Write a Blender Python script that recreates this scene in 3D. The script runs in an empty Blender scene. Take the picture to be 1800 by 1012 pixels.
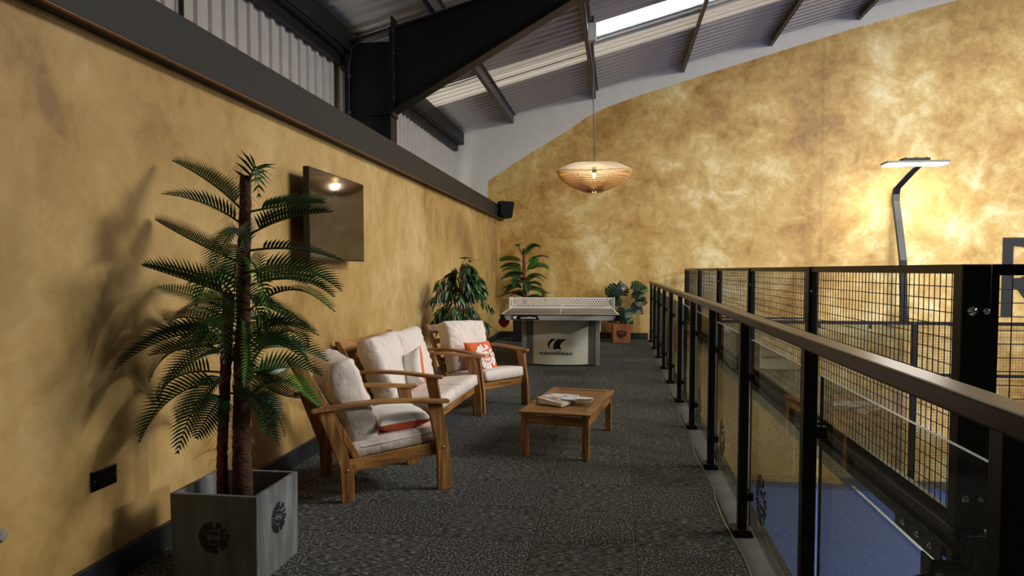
import bpy, bmesh, math, random
from mathutils import Vector, Matrix, noise
R=math.radians; PI=math.pi
random.seed(7)
S=bpy.context.scene
# ---------------- camera, world, lights, exposure ----------------
cd=bpy.data.cameras.new('camera'); cam=bpy.data.objects.new('camera',cd); S.collection.objects.link(cam)
cam.location=(0,0,1.33); cam.rotation_euler=(R(90-2.6),0,R(8.326))
cd.sensor_width=36; cd.lens=36*1256/1800; cd.shift_y=25/1800; cd.clip_start=.05
S.camera=cam
S.view_settings.view_transform='Standard'; S.view_settings.look='None'
S.view_settings.exposure=0.56; S.view_settings.gamma=1; S.view_settings.use_curve_mapping=False
w=bpy.data.worlds.new('world'); S.world=w; w.use_nodes=True
bg=w.node_tree.nodes['Background']; bg.inputs[0].default_value=(1,.985,.96,1); bg.inputs[1].default_value=4.5

def area(name,loc,sx,sy,power,col,rot=(0,0,0),spread=180):
    l=bpy.data.lights.new(name,'AREA'); l.shape='RECTANGLE'; l.size=sx; l.size_y=sy; l.energy=power; l.color=col; l.spread=R(spread)
    o=bpy.data.objects.new(name,l); o.location=loc; o.rotation_euler=rot; S.collection.objects.link(o); return o
# unseen fill lamps added under the hall roof on the court side, no fittings
LC=(1,.965,.91)
area('hall_fill',(7.5,5.6,5.6),1.8,1.8,420,LC,(R(18),R(14),0))
area('hall_fill',(4.6,4.4,5.0),1.4,1.4,70,LC,(R(8),R(14),0))
area('hall_fill',(12.5,8.5,6.8),2.5,2.5,380,LC,(R(10),R(15),0))

# ---------------- helpers ----------------
def lin(h):
    h=h.lstrip('#'); o=[]
    for i in (0,2,4):
        c=int(h[i:i+2],16)/255; o.append(c/12.92 if c<=.04045 else ((c+.055)/1.055)**2.4)
    return (*o,1)
MATS={}
def mat(name,col='#808080',rough=.5,metal=0.,emit=None,estr=0,spec=.5,bump=0,bscale=50,var=0,vscale=6,bdist=.01,stretch=(1,1,1),trans=0,coord='Object',sheen=0,coat=0,detail=4):
    if name in MATS: return MATS[name]
    m=bpy.data.materials.new(name); m.use_nodes=True; nt=m.node_tree; N=nt.nodes; L=nt.links
    b=N['Principled BSDF']; c=lin(col); b.inputs['Base Color'].default_value=c
    b.inputs['Roughness'].default_value=rough; b.inputs['Metallic'].default_value=metal
    b.inputs['Specular IOR Level'].default_value=spec
    if sheen: b.inputs['Sheen Weight'].default_value=sheen
    if coat: b.inputs['Coat Weight'].default_value=coat; b.inputs['Coat Roughness'].default_value=.2
    if emit: b.inputs['Emission Color'].default_value=lin(emit); b.inputs['Emission Strength'].default_value=estr
    if var or bump:
        tc=N.new('ShaderNodeTexCoord'); mp=N.new('ShaderNodeMapping'); mp.inputs['Scale'].default_value=stretch
        L.new(tc.outputs[coord],mp.inputs[0])
    if var:
        n=N.new('ShaderNodeTexNoise'); n.inputs['Scale'].default_value=vscale; n.inputs['Detail'].default_value=detail; L.new(mp.outputs[0],n.inputs[0])
        r=N.new('ShaderNodeValToRGB'); r.color_ramp.elements[0].position=.3; r.color_ramp.elements[1].position=.7
        r.color_ramp.elements[0].color=(*[x*(1-var) for x in c[:3]],1); r.color_ramp.elements[1].color=(*[min(1,x*(1+var)) for x in c[:3]],1)
        L.new(n.outputs[0],r.inputs[0]); L.new(r.outputs[0],b.inputs['Base Color'])
    if bump:
        n=N.new('ShaderNodeTexNoise'); n.inputs['Scale'].default_value=bscale; n.inputs['Detail'].default_value=3; L.new(mp.outputs[0],n.inputs[0])
        bp=N.new('ShaderNodeBump'); bp.inputs['Strength'].default_value=bump; bp.inputs['Distance'].default_value=bdist
        L.new(n.outputs[0],bp.inputs['Height']); L.new(bp.outputs[0],b.inputs['Normal'])
    MATS[name]=m; return m
def ramp(nt,stops,src):
    r=nt.nodes.new('ShaderNodeValToRGB'); e=r.color_ramp.elements
    while len(e)<len(stops): e.new(.5)
    for i,(p,c) in enumerate(stops): e[i].position=p; e[i].color=c if isinstance(c,tuple) else lin(c)
    nt.links.new(src,r.inputs[0]); return r
def gold(name,scale,dist,cols,vstretch=(1,1,1),hband=None,seams=None,soft=.0):
    """polished plaster: trowelled patches of light and dark gold"""
    m=bpy.data.materials.new(name); m.use_nodes=True; nt=m.node_tree; N=nt.nodes; L=nt.links; b=N['Principled BSDF']
    g=N.new('ShaderNodeNewGeometry'); mp=N.new('ShaderNodeMapping'); mp.inputs['Scale'].default_value=vstretch; L.new(g.outputs['Position'],mp.inputs[0])
    def nz(s,d,dd,ro=.6):
        n=N.new('ShaderNodeTexNoise'); n.inputs['Scale'].default_value=s; n.inputs['Detail'].default_value=d; n.inputs['Distortion'].default_value=dd; n.inputs['Roughness'].default_value=ro; L.new(mp.outputs[0],n.inputs[0]); return n
    a=nz(scale,9,dist,.62); c2=nz(scale*4.2,7,dist*1.3,.65); c3=nz(scale*.3,4,.5)
    def mth(op,x,y):
        q=N.new('ShaderNodeMath'); q.operation=op
        for i,v in enumerate((x,y)):
            if isinstance(v,(int,float)): q.inputs[i].default_value=v
            else: L.new(v,q.inputs[i])
        return q.outputs[0]
    v=mth('ADD',mth('MULTIPLY',a.outputs[0],.38),mth('MULTIPLY',c2.outputs[0],.24)); v=mth('ADD',v,mth('MULTIPLY',c3.outputs[0],.38))
    r=ramp(nt,cols,v); out=r.outputs[0]
    if seams:
        ax,pos,wd,amt=seams
        sp=N.new('ShaderNodeSeparateXYZ'); L.new(g.outputs['Position'],sp.inputs[0]); s=None
        for p in pos:
            d=mth('ABSOLUTE',mth('SUBTRACT',sp.outputs[ax],p),0); d=mth('LESS_THAN',d,wd); s=d if s is None else mth('ADD',s,d)
        mx=N.new('ShaderNodeMix'); mx.data_type='RGBA'; mx.blend_type='MULTIPLY'; L.new(mth('MULTIPLY',s,amt),mx.inputs[0]); L.new(out,mx.inputs[6]); mx.inputs[7].default_value=(.45,.4,.35,1); out=mx.outputs[2]
    L.new(out,b.inputs['Base Color']); b.inputs['Roughness'].default_value=.5; b.inputs['Metallic'].default_value=.04
    bp=N.new('ShaderNodeBump'); bp.inputs['Strength'].default_value=.22; bp.inputs['Distance'].default_value=.02; L.new(c2.outputs[0],bp.inputs['Height']); L.new(bp.outputs[0],b.inputs['Normal'])
    MATS[name]=m; return m
def wood(axis):
    k='teak_'+axis
    if k in MATS: return MATS[k]
    m=bpy.data.materials.new(k); m.use_nodes=True; nt=m.node_tree; N=nt.nodes; L=nt.links; b=N['Principled BSDF']
    tc=N.new('ShaderNodeTexCoord'); mp=N.new('ShaderNodeMapping'); sc={'x':(1.5,16,16),'y':(16,1.5,16),'z':(16,16,1.5)}[axis]; mp.inputs['Scale'].default_value=sc
    oi=N.new('ShaderNodeObjectInfo'); ad=N.new('ShaderNodeVectorMath'); ad.operation='ADD'; L.new(tc.outputs['Object'],ad.inputs[0]); 
    cx=N.new('ShaderNodeCombineXYZ'); ml=N.new('ShaderNodeMath'); ml.operation='MULTIPLY'; ml.inputs[1].default_value=9; L.new(oi.outputs['Random'],ml.inputs[0])
    for i in range(3): L.new(ml.outputs[0],cx.inputs[i])
    L.new(cx.outputs[0],ad.inputs[1]); L.new(ad.outputs[0],mp.inputs[0])
    n=N.new('ShaderNodeTexNoise'); n.inputs['Scale'].default_value=2.2; n.inputs['Detail'].default_value=6; n.inputs['Distortion'].default_value=.6; L.new(mp.outputs[0],n.inputs[0])
    r=ramp(nt,[(.3,'#64401f'),(.5,'#946635'),(.7,'#b5864d')],n.outputs[0]); L.new(r.outputs[0],b.inputs['Base Color'])
    b.inputs['Roughness'].default_value=.42
    bp=N.new('ShaderNodeBump'); bp.inputs['Strength'].default_value=.15; bp.inputs['Distance'].default_value=.003; L.new(n.outputs[0],bp.inputs['Height']); L.new(bp.outputs[0],b.inputs['Normal'])
    MATS[k]=m; return m
def glassmat(name,tint,refl=1.0,ior=1.5):
    m=bpy.data.materials.new(name); m.use_nodes=True; nt=m.node_tree; N=nt.nodes; L=nt.links; N.remove(N['Principled BSDF'])
    o=N['Material Output']; t=N.new('ShaderNodeBsdfTransparent'); t.inputs[0].default_value=tint; g=N.new('ShaderNodeBsdfGlossy'); g.inputs['Roughness'].default_value=.0; g.inputs[0].default_value=(refl,refl,refl,1)
    f=N.new('ShaderNodeFresnel'); f.inputs[0].default_value=ior; mx=N.new('ShaderNodeMixShader'); ge=N.new('ShaderNodeNewGeometry'); iv=N.new('ShaderNodeMath'); iv.operation='SUBTRACT'; iv.inputs[0].default_value=1; L.new(ge.outputs['Backfacing'],iv.inputs[1]); ml=N.new('ShaderNodeMath'); ml.operation='MULTIPLY'; L.new(iv.outputs[0],ml.inputs[0]); L.new(f.outputs[0],ml.inputs[1]); L.new(ml.outputs[0],mx.inputs[0]); L.new(t.outputs[0],mx.inputs[1]); L.new(g.outputs[0],mx.inputs[2]); L.new(mx.outputs[0],o.inputs[0]); MATS[name]=m; return m
class MB:
    def __init__(s): s.v=[]; s.f=[]; s.mi=[]
    def add(s,vs,fs,mi=0,M=None):
        o=len(s.v)
        if M is not None: vs=[M@Vector(q) for q in vs]
        s.v+= [tuple(q) for q in vs]; s.f+=[tuple(i+o for i in f) for f in fs]; s.mi+=[mi]*len(fs); return s
    def box(s,c,d,M=None,mi=0):
        x,y,z=[q/2 for q in d]; vs=[(c[0]+i*x,c[1]+j*y,c[2]+k*z) for i in(-1,1) for j in(-1,1) for k in(-1,1)]
        return s.add(vs,[(0,1,3,2),(4,6,7,5),(0,4,5,1),(2,3,7,6),(0,2,6,4),(1,5,7,3)],mi,M)
    def box2(s,a,b,M=None,mi=0): return s.box([(p+q)/2 for p,q in zip(a,b)],[abs(q-p) for p,q in zip(a,b)],M,mi)
    def prism(s,pts,ax,t0,t1,M=None,mi=0):
        """polygon pts (2D) extruded along axis ax between t0 and t1"""
        n=len(pts)
        def P(p,t): return {0:(t,p[0],p[1]),1:(p[0],t,p[1]),2:(p[0],p[1],t)}[ax]
        vs=[P(p,t0) for p in pts]+[P(p,t1) for p in pts]
        fs=[tuple(range(n)),tuple(range(2*n-1,n-1,-1))]+[(i,i+n,(i+1)%n+n,(i+1)%n) for i in range(n)]
        return s.add(vs,fs,mi,M)
    def tube(s,pts,r,n=8,mi=0,cap=True,M=None):
        pts=[Vector(p) for p in pts]; rs=r if isinstance(r,(list,tuple)) else [r]*len(pts); vs=[];fs=[]; 
        t=(pts[1]-pts[0]).normalized(); up=Vector((0,0,1)) if abs(t.z)<.9 else Vector((1,0,0)); u=t.cross(up).normalized()
        for i,p in enumerate(pts):
            t=(pts[min(i+1,len(pts)-1)]-pts[max(i-1,0)]).normalized(); u=(u-t*u.dot(t)).normalized(); w_=t.cross(u)
            for k in range(n): a=2*PI*k/n; vs.append(p+(u*math.cos(a)+w_*math.sin(a))*rs[i])
        for i in range(len(pts)-1):
            for k in range(n): fs.append((i*n+k,i*n+(k+1)%n,(i+1)*n+(k+1)%n,(i+1)*n+k))
        if cap: fs.append(tuple(range(n))[::-1]); fs.append(tuple((len(pts)-1)*n+k for k in range(n)))
        return s.add(vs,fs,mi,M)
    def lathe(s,prof,n=24,c=(0,0,0),mi=0,M=None,a0=0,a1=2*PI):
        vs=[];fs=[];full=abs(a1-a0-2*PI)<1e-6; m=n if full else n+1
        for r,z in prof:
            for k in range(m): a=a0+(a1-a0)*k/n; vs.append((c[0]+r*math.cos(a),c[1]+r*math.sin(a),c[2]+z))
        for i in range(len(prof)-1):
            for k in range(n): k2=(k+1)%m; fs.append((i*m+k,i*m+k2,(i+1)*m+k2,(i+1)*m+k))
        return s.add(vs,fs,mi,M)
    def grid(s,fn,nu,nv,mi=0,flip=False):
        vs=[fn(i/nu,j/nv) for i in range(nu+1) for j in range(nv+1)]; fs=[]
        for i in range(nu):
            for j in range(nv):
                a=i*(nv+1)+j; q=(a,a+nv+1,a+nv+2,a+1); fs.append(q[::-1] if flip else q)
        return s.add(vs,fs,mi)
    def obj(s,name,m,parent=None,bevel=0,smooth=False,seg=2,merge=False,kind=None,label=None,fixn=True):
        me=bpy.data.meshes.new(name); me.from_pydata(s.v,[],s.f)
        ms=m if isinstance(m,(list,tuple)) else [m]
        for q in ms: me.materials.append(q)
        for p,i in zip(me.polygons,s.mi): p.material_index=i
        if merge or fixn:
            bm=bmesh.new(); bm.from_mesh(me)
            if merge: bmesh.ops.remove_doubles(bm,verts=bm.verts,dist=1e-4)
            if fixn: bmesh.ops.recalc_face_normals(bm,faces=bm.faces)
            bm.to_mesh(me); bm.free()
        if smooth:
            for p in me.polygons: p.use_smooth=True
        o=bpy.data.objects.new(name,me); S.collection.objects.link(o)
        if parent is not None: o.parent=parent
        if bevel:
            b=o.modifiers.new('bevel','BEVEL'); b.width=bevel; b.segments=seg; b.limit_method='ANGLE'
        if kind: o['kind']=kind
        if label: o['label']=label
        return o
def tag(o,label,cat,group=None):
    o['label']=label; o['category']=cat
    if group: o['group']=group
    return o
def thing(name,label,cat,loc=(0,0,0),rz=0,group=None):
    o=bpy.data.objects.new(name,None); S.collection.objects.link(o); o.location=loc; o.rotation_euler=(0,0,rz); o.empty_display_size=.1
    return tag(o,label,cat,group)
def st(o): o['kind']='structure'; return o
def link_copy(src,parent=None,loc=None,rot=None,mesh=None):
    c=src.copy(); S.collection.objects.link(c)
    if parent is not None: c.parent=parent
    if loc is not None: c.location=loc
    if rot is not None: c.rotation_euler=rot
    return c
def text_geo(body,bold=0.0):
    c=bpy.data.curves.new('t','FONT'); c.body=body; c.size=1; c.offset=bold; c.resolution_u=3
    o=bpy.data.objects.new('t',c); S.collection.objects.link(o); dg=bpy.context.evaluated_depsgraph_get(); dg.update()
    me=bpy.data.meshes.new_from_object(o.evaluated_get(dg)); v=[tuple(q.co) for q in me.vertices]; f=[tuple(p.vertices) for p in me.polygons]
    bpy.data.objects.remove(o); bpy.data.curves.remove(c); bpy.data.meshes.remove(me)
    x0=min(q[0] for q in v); x1=max(q[0] for q in v); y0=min(q[1] for q in v); y1=max(q[1] for q in v)
    return [((q[0]-x0)/(x1-x0),(q[1]-y0)/(y1-y0)) for q in v],f,(x1-x0)/(y1-y0)
def subdiv(v,f,cuts):
    bm=bmesh.new(); vs=[bm.verts.new((q[0],q[1],0)) for q in v]; 
    for p in f:
        try: bm.faces.new([vs[i] for i in p])
        except ValueError: pass
    bmesh.ops.remove_doubles(bm,verts=bm.verts,dist=1e-5); bmesh.ops.triangulate(bm,faces=bm.faces)
    if cuts: bmesh.ops.subdivide_edges(bm,edges=bm.edges,cuts=cuts,use_grid_fill=True)
    bm.verts.index_update(); V=[tuple(q.co[:2]) for q in bm.verts]; F=[tuple(q.index for q in p.verts) for p in bm.faces]; bm.free(); return V,F
_logo=[]
def logo_geo():
    """round emblem: ring of chunky letters and petals round two lenses (unit radius, 2D)"""
    if _logo: return _logo[0]
    V=[];F=[]
    def put(v,f): o=len(V); V.extend(v); F.extend(tuple(i+o for i in p) for p in f)
    ring='ELPADEL'; n=12; 
    for i in range(n):
        a0=PI*.5+PI/n*3.2-i*2*PI/n; a1=a0-2*PI/n*.93
        def warp(p): 
            a=a0+(a1-a0)*p[0]; r=.50+(.47+.05*math.sin(PI*p[0]))*p[1]; return (r*math.cos(a),r*math.sin(a))
        if i<len(ring): v,f,_=text_geo(ring[i],.085); v,f=subdiv(v,f,1); put([warp(p) for p in v],f)
        else:
            for k,(u0,u1) in enumerate(((0,.42),(.55,1))):
                g=[(u0+(u1-u0)*x/4+(.12*math.sin(PI*y/4)*(1 if i%2 else -1) if k==0 and x==4 or k==1 and x==0 else 0),y/4) for x in range(5) for y in range(5)]
                put([warp(p) for p in g],[(x*5+y,x*5+5+y,x*5+6+y,x*5+1+y) for x in range(4) for y in range(4)])
    for s in (1,-1):
        m=20; v=[]; 
        for k in range(m+1):
            x=-.3+.6*k/m; q=math.sqrt(max(0,1-(x/.3)**2)); v+= [(x,s*(.33-.03+.1*q)),(x,s*(.33-.06-.09*q))]
        put(v,[(2*k,2*k+1,2*k+3,2*k+2) for k in range(m)])
        v=[]
        for k in range(m+1):
            a=PI*(1.18+.64*k/m); r0,r1=.42,.47; v+=[(r0*math.cos(a),s*(.5+r0*math.sin(a)*.95)),(r1*math.cos(a),s*(.5+r1*math.sin(a)*.95))]
        put(v,[(2*k,2*k+1,2*k+3,2*k+2) for k in range(m)])
        v=[]
        for k in range(m+1):
            a=-PI*.23+PI*.46*k/m+(PI if s<0 else 0); v+=[(.44*math.cos(a),.44*math.sin(a)),(.49*math.cos(a),.49*math.sin(a))]
        put(v,[(2*k,2*k+1,2*k+3,2*k+2) for k in range(m)])
    _logo.append((V,F)); return _logo[0]
def logo(name,r,m,parent,M,surf=None,label=None):
    V,F=logo_geo(); mb=MB(); mb.add([(x*r,y*r,surf(x*r,y*r) if surf else 0) for x,y in V],F,0,M); return mb.obj(name,m,parent,fixn=False,label=label)
def T(loc,rx=0,ry=0,rz=0): return Matrix.Translation(loc)@Matrix.Rotation(rz,4,'Z')@Matrix.Rotation(ry,4,'Y')@Matrix.Rotation(rx,4,'X')
# ---------------- materials ----------------
gable_m=gold('gold_plaster_gable',1.3,.6,[(.37,'#936b30'),(.45,'#ba924c'),(.51,'#cdab65'),(.56,'#dfc688'),(.63,'#f1e2b6')],seams=(0,[3.7],.03,.25))
left_m=gold('gold_plaster_left',1.2,.6,[(.40,'#92713f'),(.47,'#b19055'),(.54,'#c1a166'),(.62,'#d4bb86')],vstretch=(1,1,.9),seams=(1,[2.15,3.35,4.55,5.75],.003,.3))
white_wall=mat('white_gable_paint','#d4d3cc',.8,bump=.15,bscale=60,var=.04)
sheet_m=mat('cladding_sheet','#b4b0ac',.5,.1,bump=.03,bscale=20,var=.05)
roofsheet_m=mat('roof_sheet','#b0aba3',.5,.1)
steel_m=mat('painted_steel','#030406',.55,.1,var=.15,vscale=4)
purlin_m=mat('galvanised_purlin','#4c4c4b',.5,.15,var=.25,vscale=9)
band_m=mat('charcoal_band','#121617',.6,bump=.05,bscale=40,var=.08)
skirt_m=mat('charcoal_skirting','#22282b',.45)
copper_m=mat('copper_strip','#8a6048',.5,.5)
black_m=mat('black_powder_coat','#060607',.38,.1,var=.1)
bronze_m=mat('bronze_handrail','#2b2019',.3,.55,var=.1,vscale=3)
conc_m=mat('kerb_concrete','#5a5752',.65,bump=.3,bscale=25,var=.3,vscale=5)
silver_m=mat('zinc_trim','#b9b7b0',.3,.9)
chrome_m=mat('bright_bolt','#d5d5d5',.15,1)
brass_m=mat('brass_bolt','#d8c58a',.25,1)
glass_m=glassmat('balustrade_glass',(.74,.74,.66,1),.9)
court_glass_m=glassmat('court_glass',(.8,.82,.84,1),.8)
turf_m=mat('blue_court_turf','#3a55a3',.85,bump=.3,bscale=300,var=.2,vscale=40)
line_m=mat('white_court_line','#e8ebf0',.8)
hall_m=mat('hall_floor_paint','#5b6058',.6,var=.1)
fabric_m=mat('oatmeal_canvas','#ded3ca',.85,bump=.8,bscale=9,bdist=.02,var=.04,vscale=3,sheen=.2,detail=2)
white_fab=mat('white_canvas','#f2efe9',.85,bump=.4,bscale=10,bdist=.015,sheen=.2)
orange_fab=mat('orange_canvas','#e26022',.8,bump=.4,bscale=10,bdist=.015,sheen=.2)
leaf_m=mat('palm_leaf','#264f20',.38,var=.35,vscale=5,spec=.6)
leafd_m=mat('palm_leaf_dark','#1b4023',.33,var=.3,vscale=5,spec=.7)
leafl_m=mat('palm_leaf_light','#3c7023',.42,var=.3,vscale=5)
stem_m=mat('leaf_stem','#46602a',.6)
bark_m=mat('palm_bark','#4b2c1a',.9,bump=.9,bscale=40,bdist=.02,stretch=(1,1,3),var=.4,vscale=18)
barkr_m=mat('palm_bark_red','#6e3019',.7,bump=.6,bscale=30,bdist=.01,stretch=(1,1,3),var=.3,vscale=18)
hair_m=mat('palm_fibre','#5f4126',.9)
planter_m=mat('concrete_planter','#696c6c',.8,bump=.5,bscale=18,bdist=.01,stretch=(3,3,.6),var=.42,vscale=5)
pot_m=mat('copper_pot','#b8734a',.5,.25,var=.08)
ink_m=mat('black_ink','#0a0a0a',.6)
wink_m=mat('white_ink','#f2eee8',.7)
soil_m=mat('dark_soil','#1f1b18',.95,bump=.8,bscale=60)
tt_top=mat('grey_table_top','#5c5653',.35,var=.05)
tt_line=mat('table_line','#e6e3dc',.5)
tt_sil=mat('silver_metal','#a9aaa6',.4,.35,var=.05)
tt_leg=mat('grey_metal','#6f716e',.45,.35)
tt_white=mat('white_net_steel','#dcdad2',.4)
tv_m=mat('television_screen','#0e0906',.06,spec=.4); tvf_m=mat('television_frame','#050505',.35)

# ---------------- carpet tiles ----------------
def carpet(name,st_):
    m=bpy.data.materials.new(name); m.use_nodes=True; nt=m.node_tree; N=nt.nodes; L=nt.links; b=N['Principled BSDF']
    g=N.new('ShaderNodeNewGeometry'); mp=N.new('ShaderNodeMapping'); mp.inputs['Scale'].default_value=st_; L.new(g.outputs['Position'],mp.inputs[0])
    n=N.new('ShaderNodeTexNoise'); n.inputs['Scale'].default_value=75; n.inputs['Detail'].default_value=3; n.inputs['Roughness'].default_value=.7; L.new(mp.outputs[0],n.inputs[0])
    oi=N.new('ShaderNodeObjectInfo'); r=ramp(nt,[(.38,'#1a1b1c'),(.5,'#404141'),(.58,'#777876'),(.68,'#bcbcb8')],n.outputs[0])
    mm=N.new('ShaderNodeMapRange'); mm.inputs[3].default_value=.84; mm.inputs[4].default_value=1.12; L.new(oi.outputs['Random'],mm.inputs[0])
    mx=N.new('ShaderNodeVectorMath'); mx.operation='SCALE'; L.new(r.outputs[0],mx.inputs[0]); L.new(mm.outputs[0],mx.inputs[3]); L.new(mx.outputs[0],b.inputs['Base Color'])
    b.inputs['Roughness'].default_value=.95; b.inputs['Specular IOR Level'].default_value=.15
    bp=N.new('ShaderNodeBump'); bp.inputs['Strength'].default_value=.7; bp.inputs['Distance'].default_value=.006; L.new(n.outputs[0],bp.inputs['Height']); L.new(bp.outputs[0],b.inputs['Normal']); return m
cm=[carpet('carpet_weave_across',(.35,2.2,1)),carpet('carpet_weave_along',(1.25,1.0,1))]
Y0,Y1=-3.08,13.87
floor=st(MB().box2((-2.3,Y0,-.32),(.585,Y1,-.008)).obj('floor',conc_m))
protos=[]
def tile_mesh():
    h=.25-.0012; b=.006; mb=MB(); vs=[(-h,-h,-.008),(h,-h,-.008),(h,h,-.008),(-h,h,-.008),(-h,-h,-.002),(h,-h,-.002),(h,h,-.002),(-h,h,-.002),(-h+b,-h+b,0),(h-b,-h+b,0),(h-b,h-b,0),(-h+b,h-b,0)]
    return mb.add(vs,[(8,9,10,11)]+[(i,(i+1)%4,(i+1)%4+4,i+4) for i in range(4)]+[(i+4,(i+1)%4+4,(i+1)%4+8,i+8) for i in range(4)])
for k in range(2): protos.append(None)
def edge_x(y): return .578+.012*math.sin((y-3.05)/1.22*2*PI)
rows=34
for j in range(rows):
    yc=-3.08+.25+.5*j
    for i in range(5):
        k=(i+j)%2
        xc=-.15-.5*i
        if protos[k] is None: o=tile_mesh().obj('carpet_tile',cm[k],floor); protos[k]=o
        else: o=link_copy(protos[k],floor)
        o.location=(xc,min(yc,13.62),0)
    k=(j+1)%2; ya,yb=yc-.249,min(yc+.249,13.87); n=6; mb=MB(); a=.1015; pts=[(a,ya)]+[(edge_x(ya+(yb-ya)*q/n),ya+(yb-ya)*q/n) for q in range(n+1)]+[(a,yb)]
    mb.prism(pts,2,-.008,0).obj('carpet_tile',cm[k],floor)
mb=MB(); mb.tube([(edge_x(y)+.003,y,-.001) for y in [Y0+.05+.1*q for q in range(169)]],.0035,6); mb.obj('carpet_edge_trim',silver_m,floor,smooth=True)
kerb=st(MB().box2((.59,Y0,-.32),(.77,Y1,-.006)).obj('trim_1',conc_m))
# ---------------- gable wall ----------------
YB=13.87
def roofz(x): return 4.88+.263*x
gb=[(-3.3,-2.65),(22,-2.65),(22,10.4),(6.09,6.13),(4.2,5.68),(1.71,4.99),(.4,4.62),(-.2,4.42),(-.6,4.24),(-.93,4.01),(-1.47,3.70),(-2.03,3.37),(-2.5,3.07),(-2.52,2.7),(-3.3,2.7)]
st(MB().prism(gb,1,YB,YB+.2).obj('wall_back',gable_m))
wb=[(-3.3,2.7),(-2.52,2.7),(-2.5,3.07),(-2.03,3.37),(-1.47,3.70),(-.93,4.01),(-.6,4.24),(-.2,4.42),(.4,4.62),(1.71,4.99),(4.2,5.68),(6.09,6.13),(22,10.4),(22,roofz(22)+.1),(-3.3,roofz(-3.3)+.1)]
wh=MB().prism(wb,1,YB-.002,YB+.2).obj('wall_back_upper',white_wall); st(wh)
st(MB().box2((-2.3,YB-.02,0),(.6,YB,.122)).obj('baseboard_back',skirt_m,bevel=.003))
st(MB().box2((.78,YB-.03,-2.65),(22,YB,-2.53)).obj('baseboard_back_lower',conc_m))
# wall lettering: black R on the gable
Rp=[(0,0),(.17,0),(.17,.52),(.25,.5),(.6,0),(.8,0),(.42,.56),(.6,.66),(.68,.82),(.69,1.0),(.63,1.2),(.5,1.34),(.32,1.4),(0,1.4)]
Rh=[(.17,.68),(.3,.69),(.43,.76),(.5,.9),(.5,1.06),(.44,1.18),(.32,1.24),(.17,1.26)]
c=bpy.data.curves.new('letter','CURVE'); c.dimensions='2D'; c.fill_mode='BOTH'; c.extrude=.01
for P in (Rp,Rh):
    s=c.splines.new('POLY'); s.points.add(len(P)-1); s.use_cyclic_u=True
    for q,p in zip(s.points,P): q.co=(p[0],p[1],0,1)
o=bpy.data.objects.new('tmp',c); S.collection.objects.link(o); dg=bpy.context.evaluated_depsgraph_get(); dg.update(); me=bpy.data.meshes.new_from_object(o.evaluated_get(dg)); bpy.data.objects.remove(o)
lt=bpy.data.objects.new('wall_letter',me); S.collection.objects.link(lt); me.materials.clear(); me.materials.append(ink_m); lt.rotation_euler=(R(90),0,0); lt.location=(6.79,YB-.012,.5)
tag(lt,'large black capital letter R painted on the far gold gable wall','wall lettering')
# ---------------- left wall (frame turned by .7 degrees) ----------------
LP=(-2.15,4.0); LA=.0122
LM=Matrix.Translation((LP[0],LP[1],0))@Matrix.Rotation(LA,4,'Z')
def lw(mb,name,m,**k):
    o=mb.obj(name,m,**k); o.matrix_world=LM; return o
y0,y1=Y0-4,YB-4+.02
st(lw(MB().box2((-.12,y0,-.3),(0,y1,2.5)),'wall_left',left_m))
st(lw(MB().box2((.002,y0,0),(.022,y1-.03,.12)),'baseboard_left',skirt_m,bevel=.003))
band=st(lw(MB().box2((-.75,y0,2.5),(0,y1,2.53)).box2((-.02,y0,2.30),(.09,y1-.03,2.535)),'trim_2',band_m,bevel=.003))
band.name='trim_2'
st(lw(MB().box2((.07,y0,2.2955),(.0915,y1-.03,2.2995)),'trim_3',copper_m))
# ---------------- outer cladding and roof: trapezoid ribbed sheets ----------------
def ribbed(L0,L1,pitch,h,fn,mb,rw=.35):
    """ribbed profile between L0..L1; fn(l,h,end)->point for end 0/1"""
    n=max(1,round((L1-L0)/pitch)); vs=[];fs=[]
    prof=[(0,0),(pitch*(1-rw)-.012,0),(pitch*(1-rw),h),(pitch-.012,h)]
    L=[]
    for i in range(n):
        for a,b in prof: L.append((L0+i*pitch+a,b))
    L.append((L0+n*pitch,0))
    for l,hh in L: vs+= [fn(l,hh,0),fn(l,hh,1)]
    for i in range(len(L)-1): fs.append((2*i,2*i+2,2*i+3,2*i+1))
    mb.add(vs,fs)
clad=st(thing('wall_left_cladding','','x')); del clad['label']; del clad['category']
ys=[-3.2+2.0*k for k in range(9)]
for a in ys:
    mb=MB(); ribbed(a,min(a+2.0,YB+.2),.2,.028,lambda l,h,e:(-3.2+h,l,2.0 if e==0 else roofz(-3.2)+.15),mb); mb.obj('cladding_sheet',sheet_m,clad,fixn=False)
mb=MB()
for yy in (4.9,9.75): mb.box2((-3.17,yy-.01,2.0),(-3.14,yy+.01,4.05))
mb.obj('sag_bar',steel_m,clad)
roof=st(thing('ceiling','','x')); del roof['label']; del roof['category']
SK0,SK1=10.1,11.2
def roofpanel(y0_,y1_,x0,x1,mb):
    ribbed(y0_,y1_,.2,-.035,lambda l,h,e:((x0 if e==0 else x1),l,roofz(x0 if e==0 else x1)+h),mb,rw=.3)
yy=-3.2
while yy<YB:
    hole= SK0-.01<yy<SK1-.1
    if abs(yy-10.2)<1.0: pass
    yy+=1
bands=[(-8.2+1.0*k) for k in range(23)]
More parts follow.
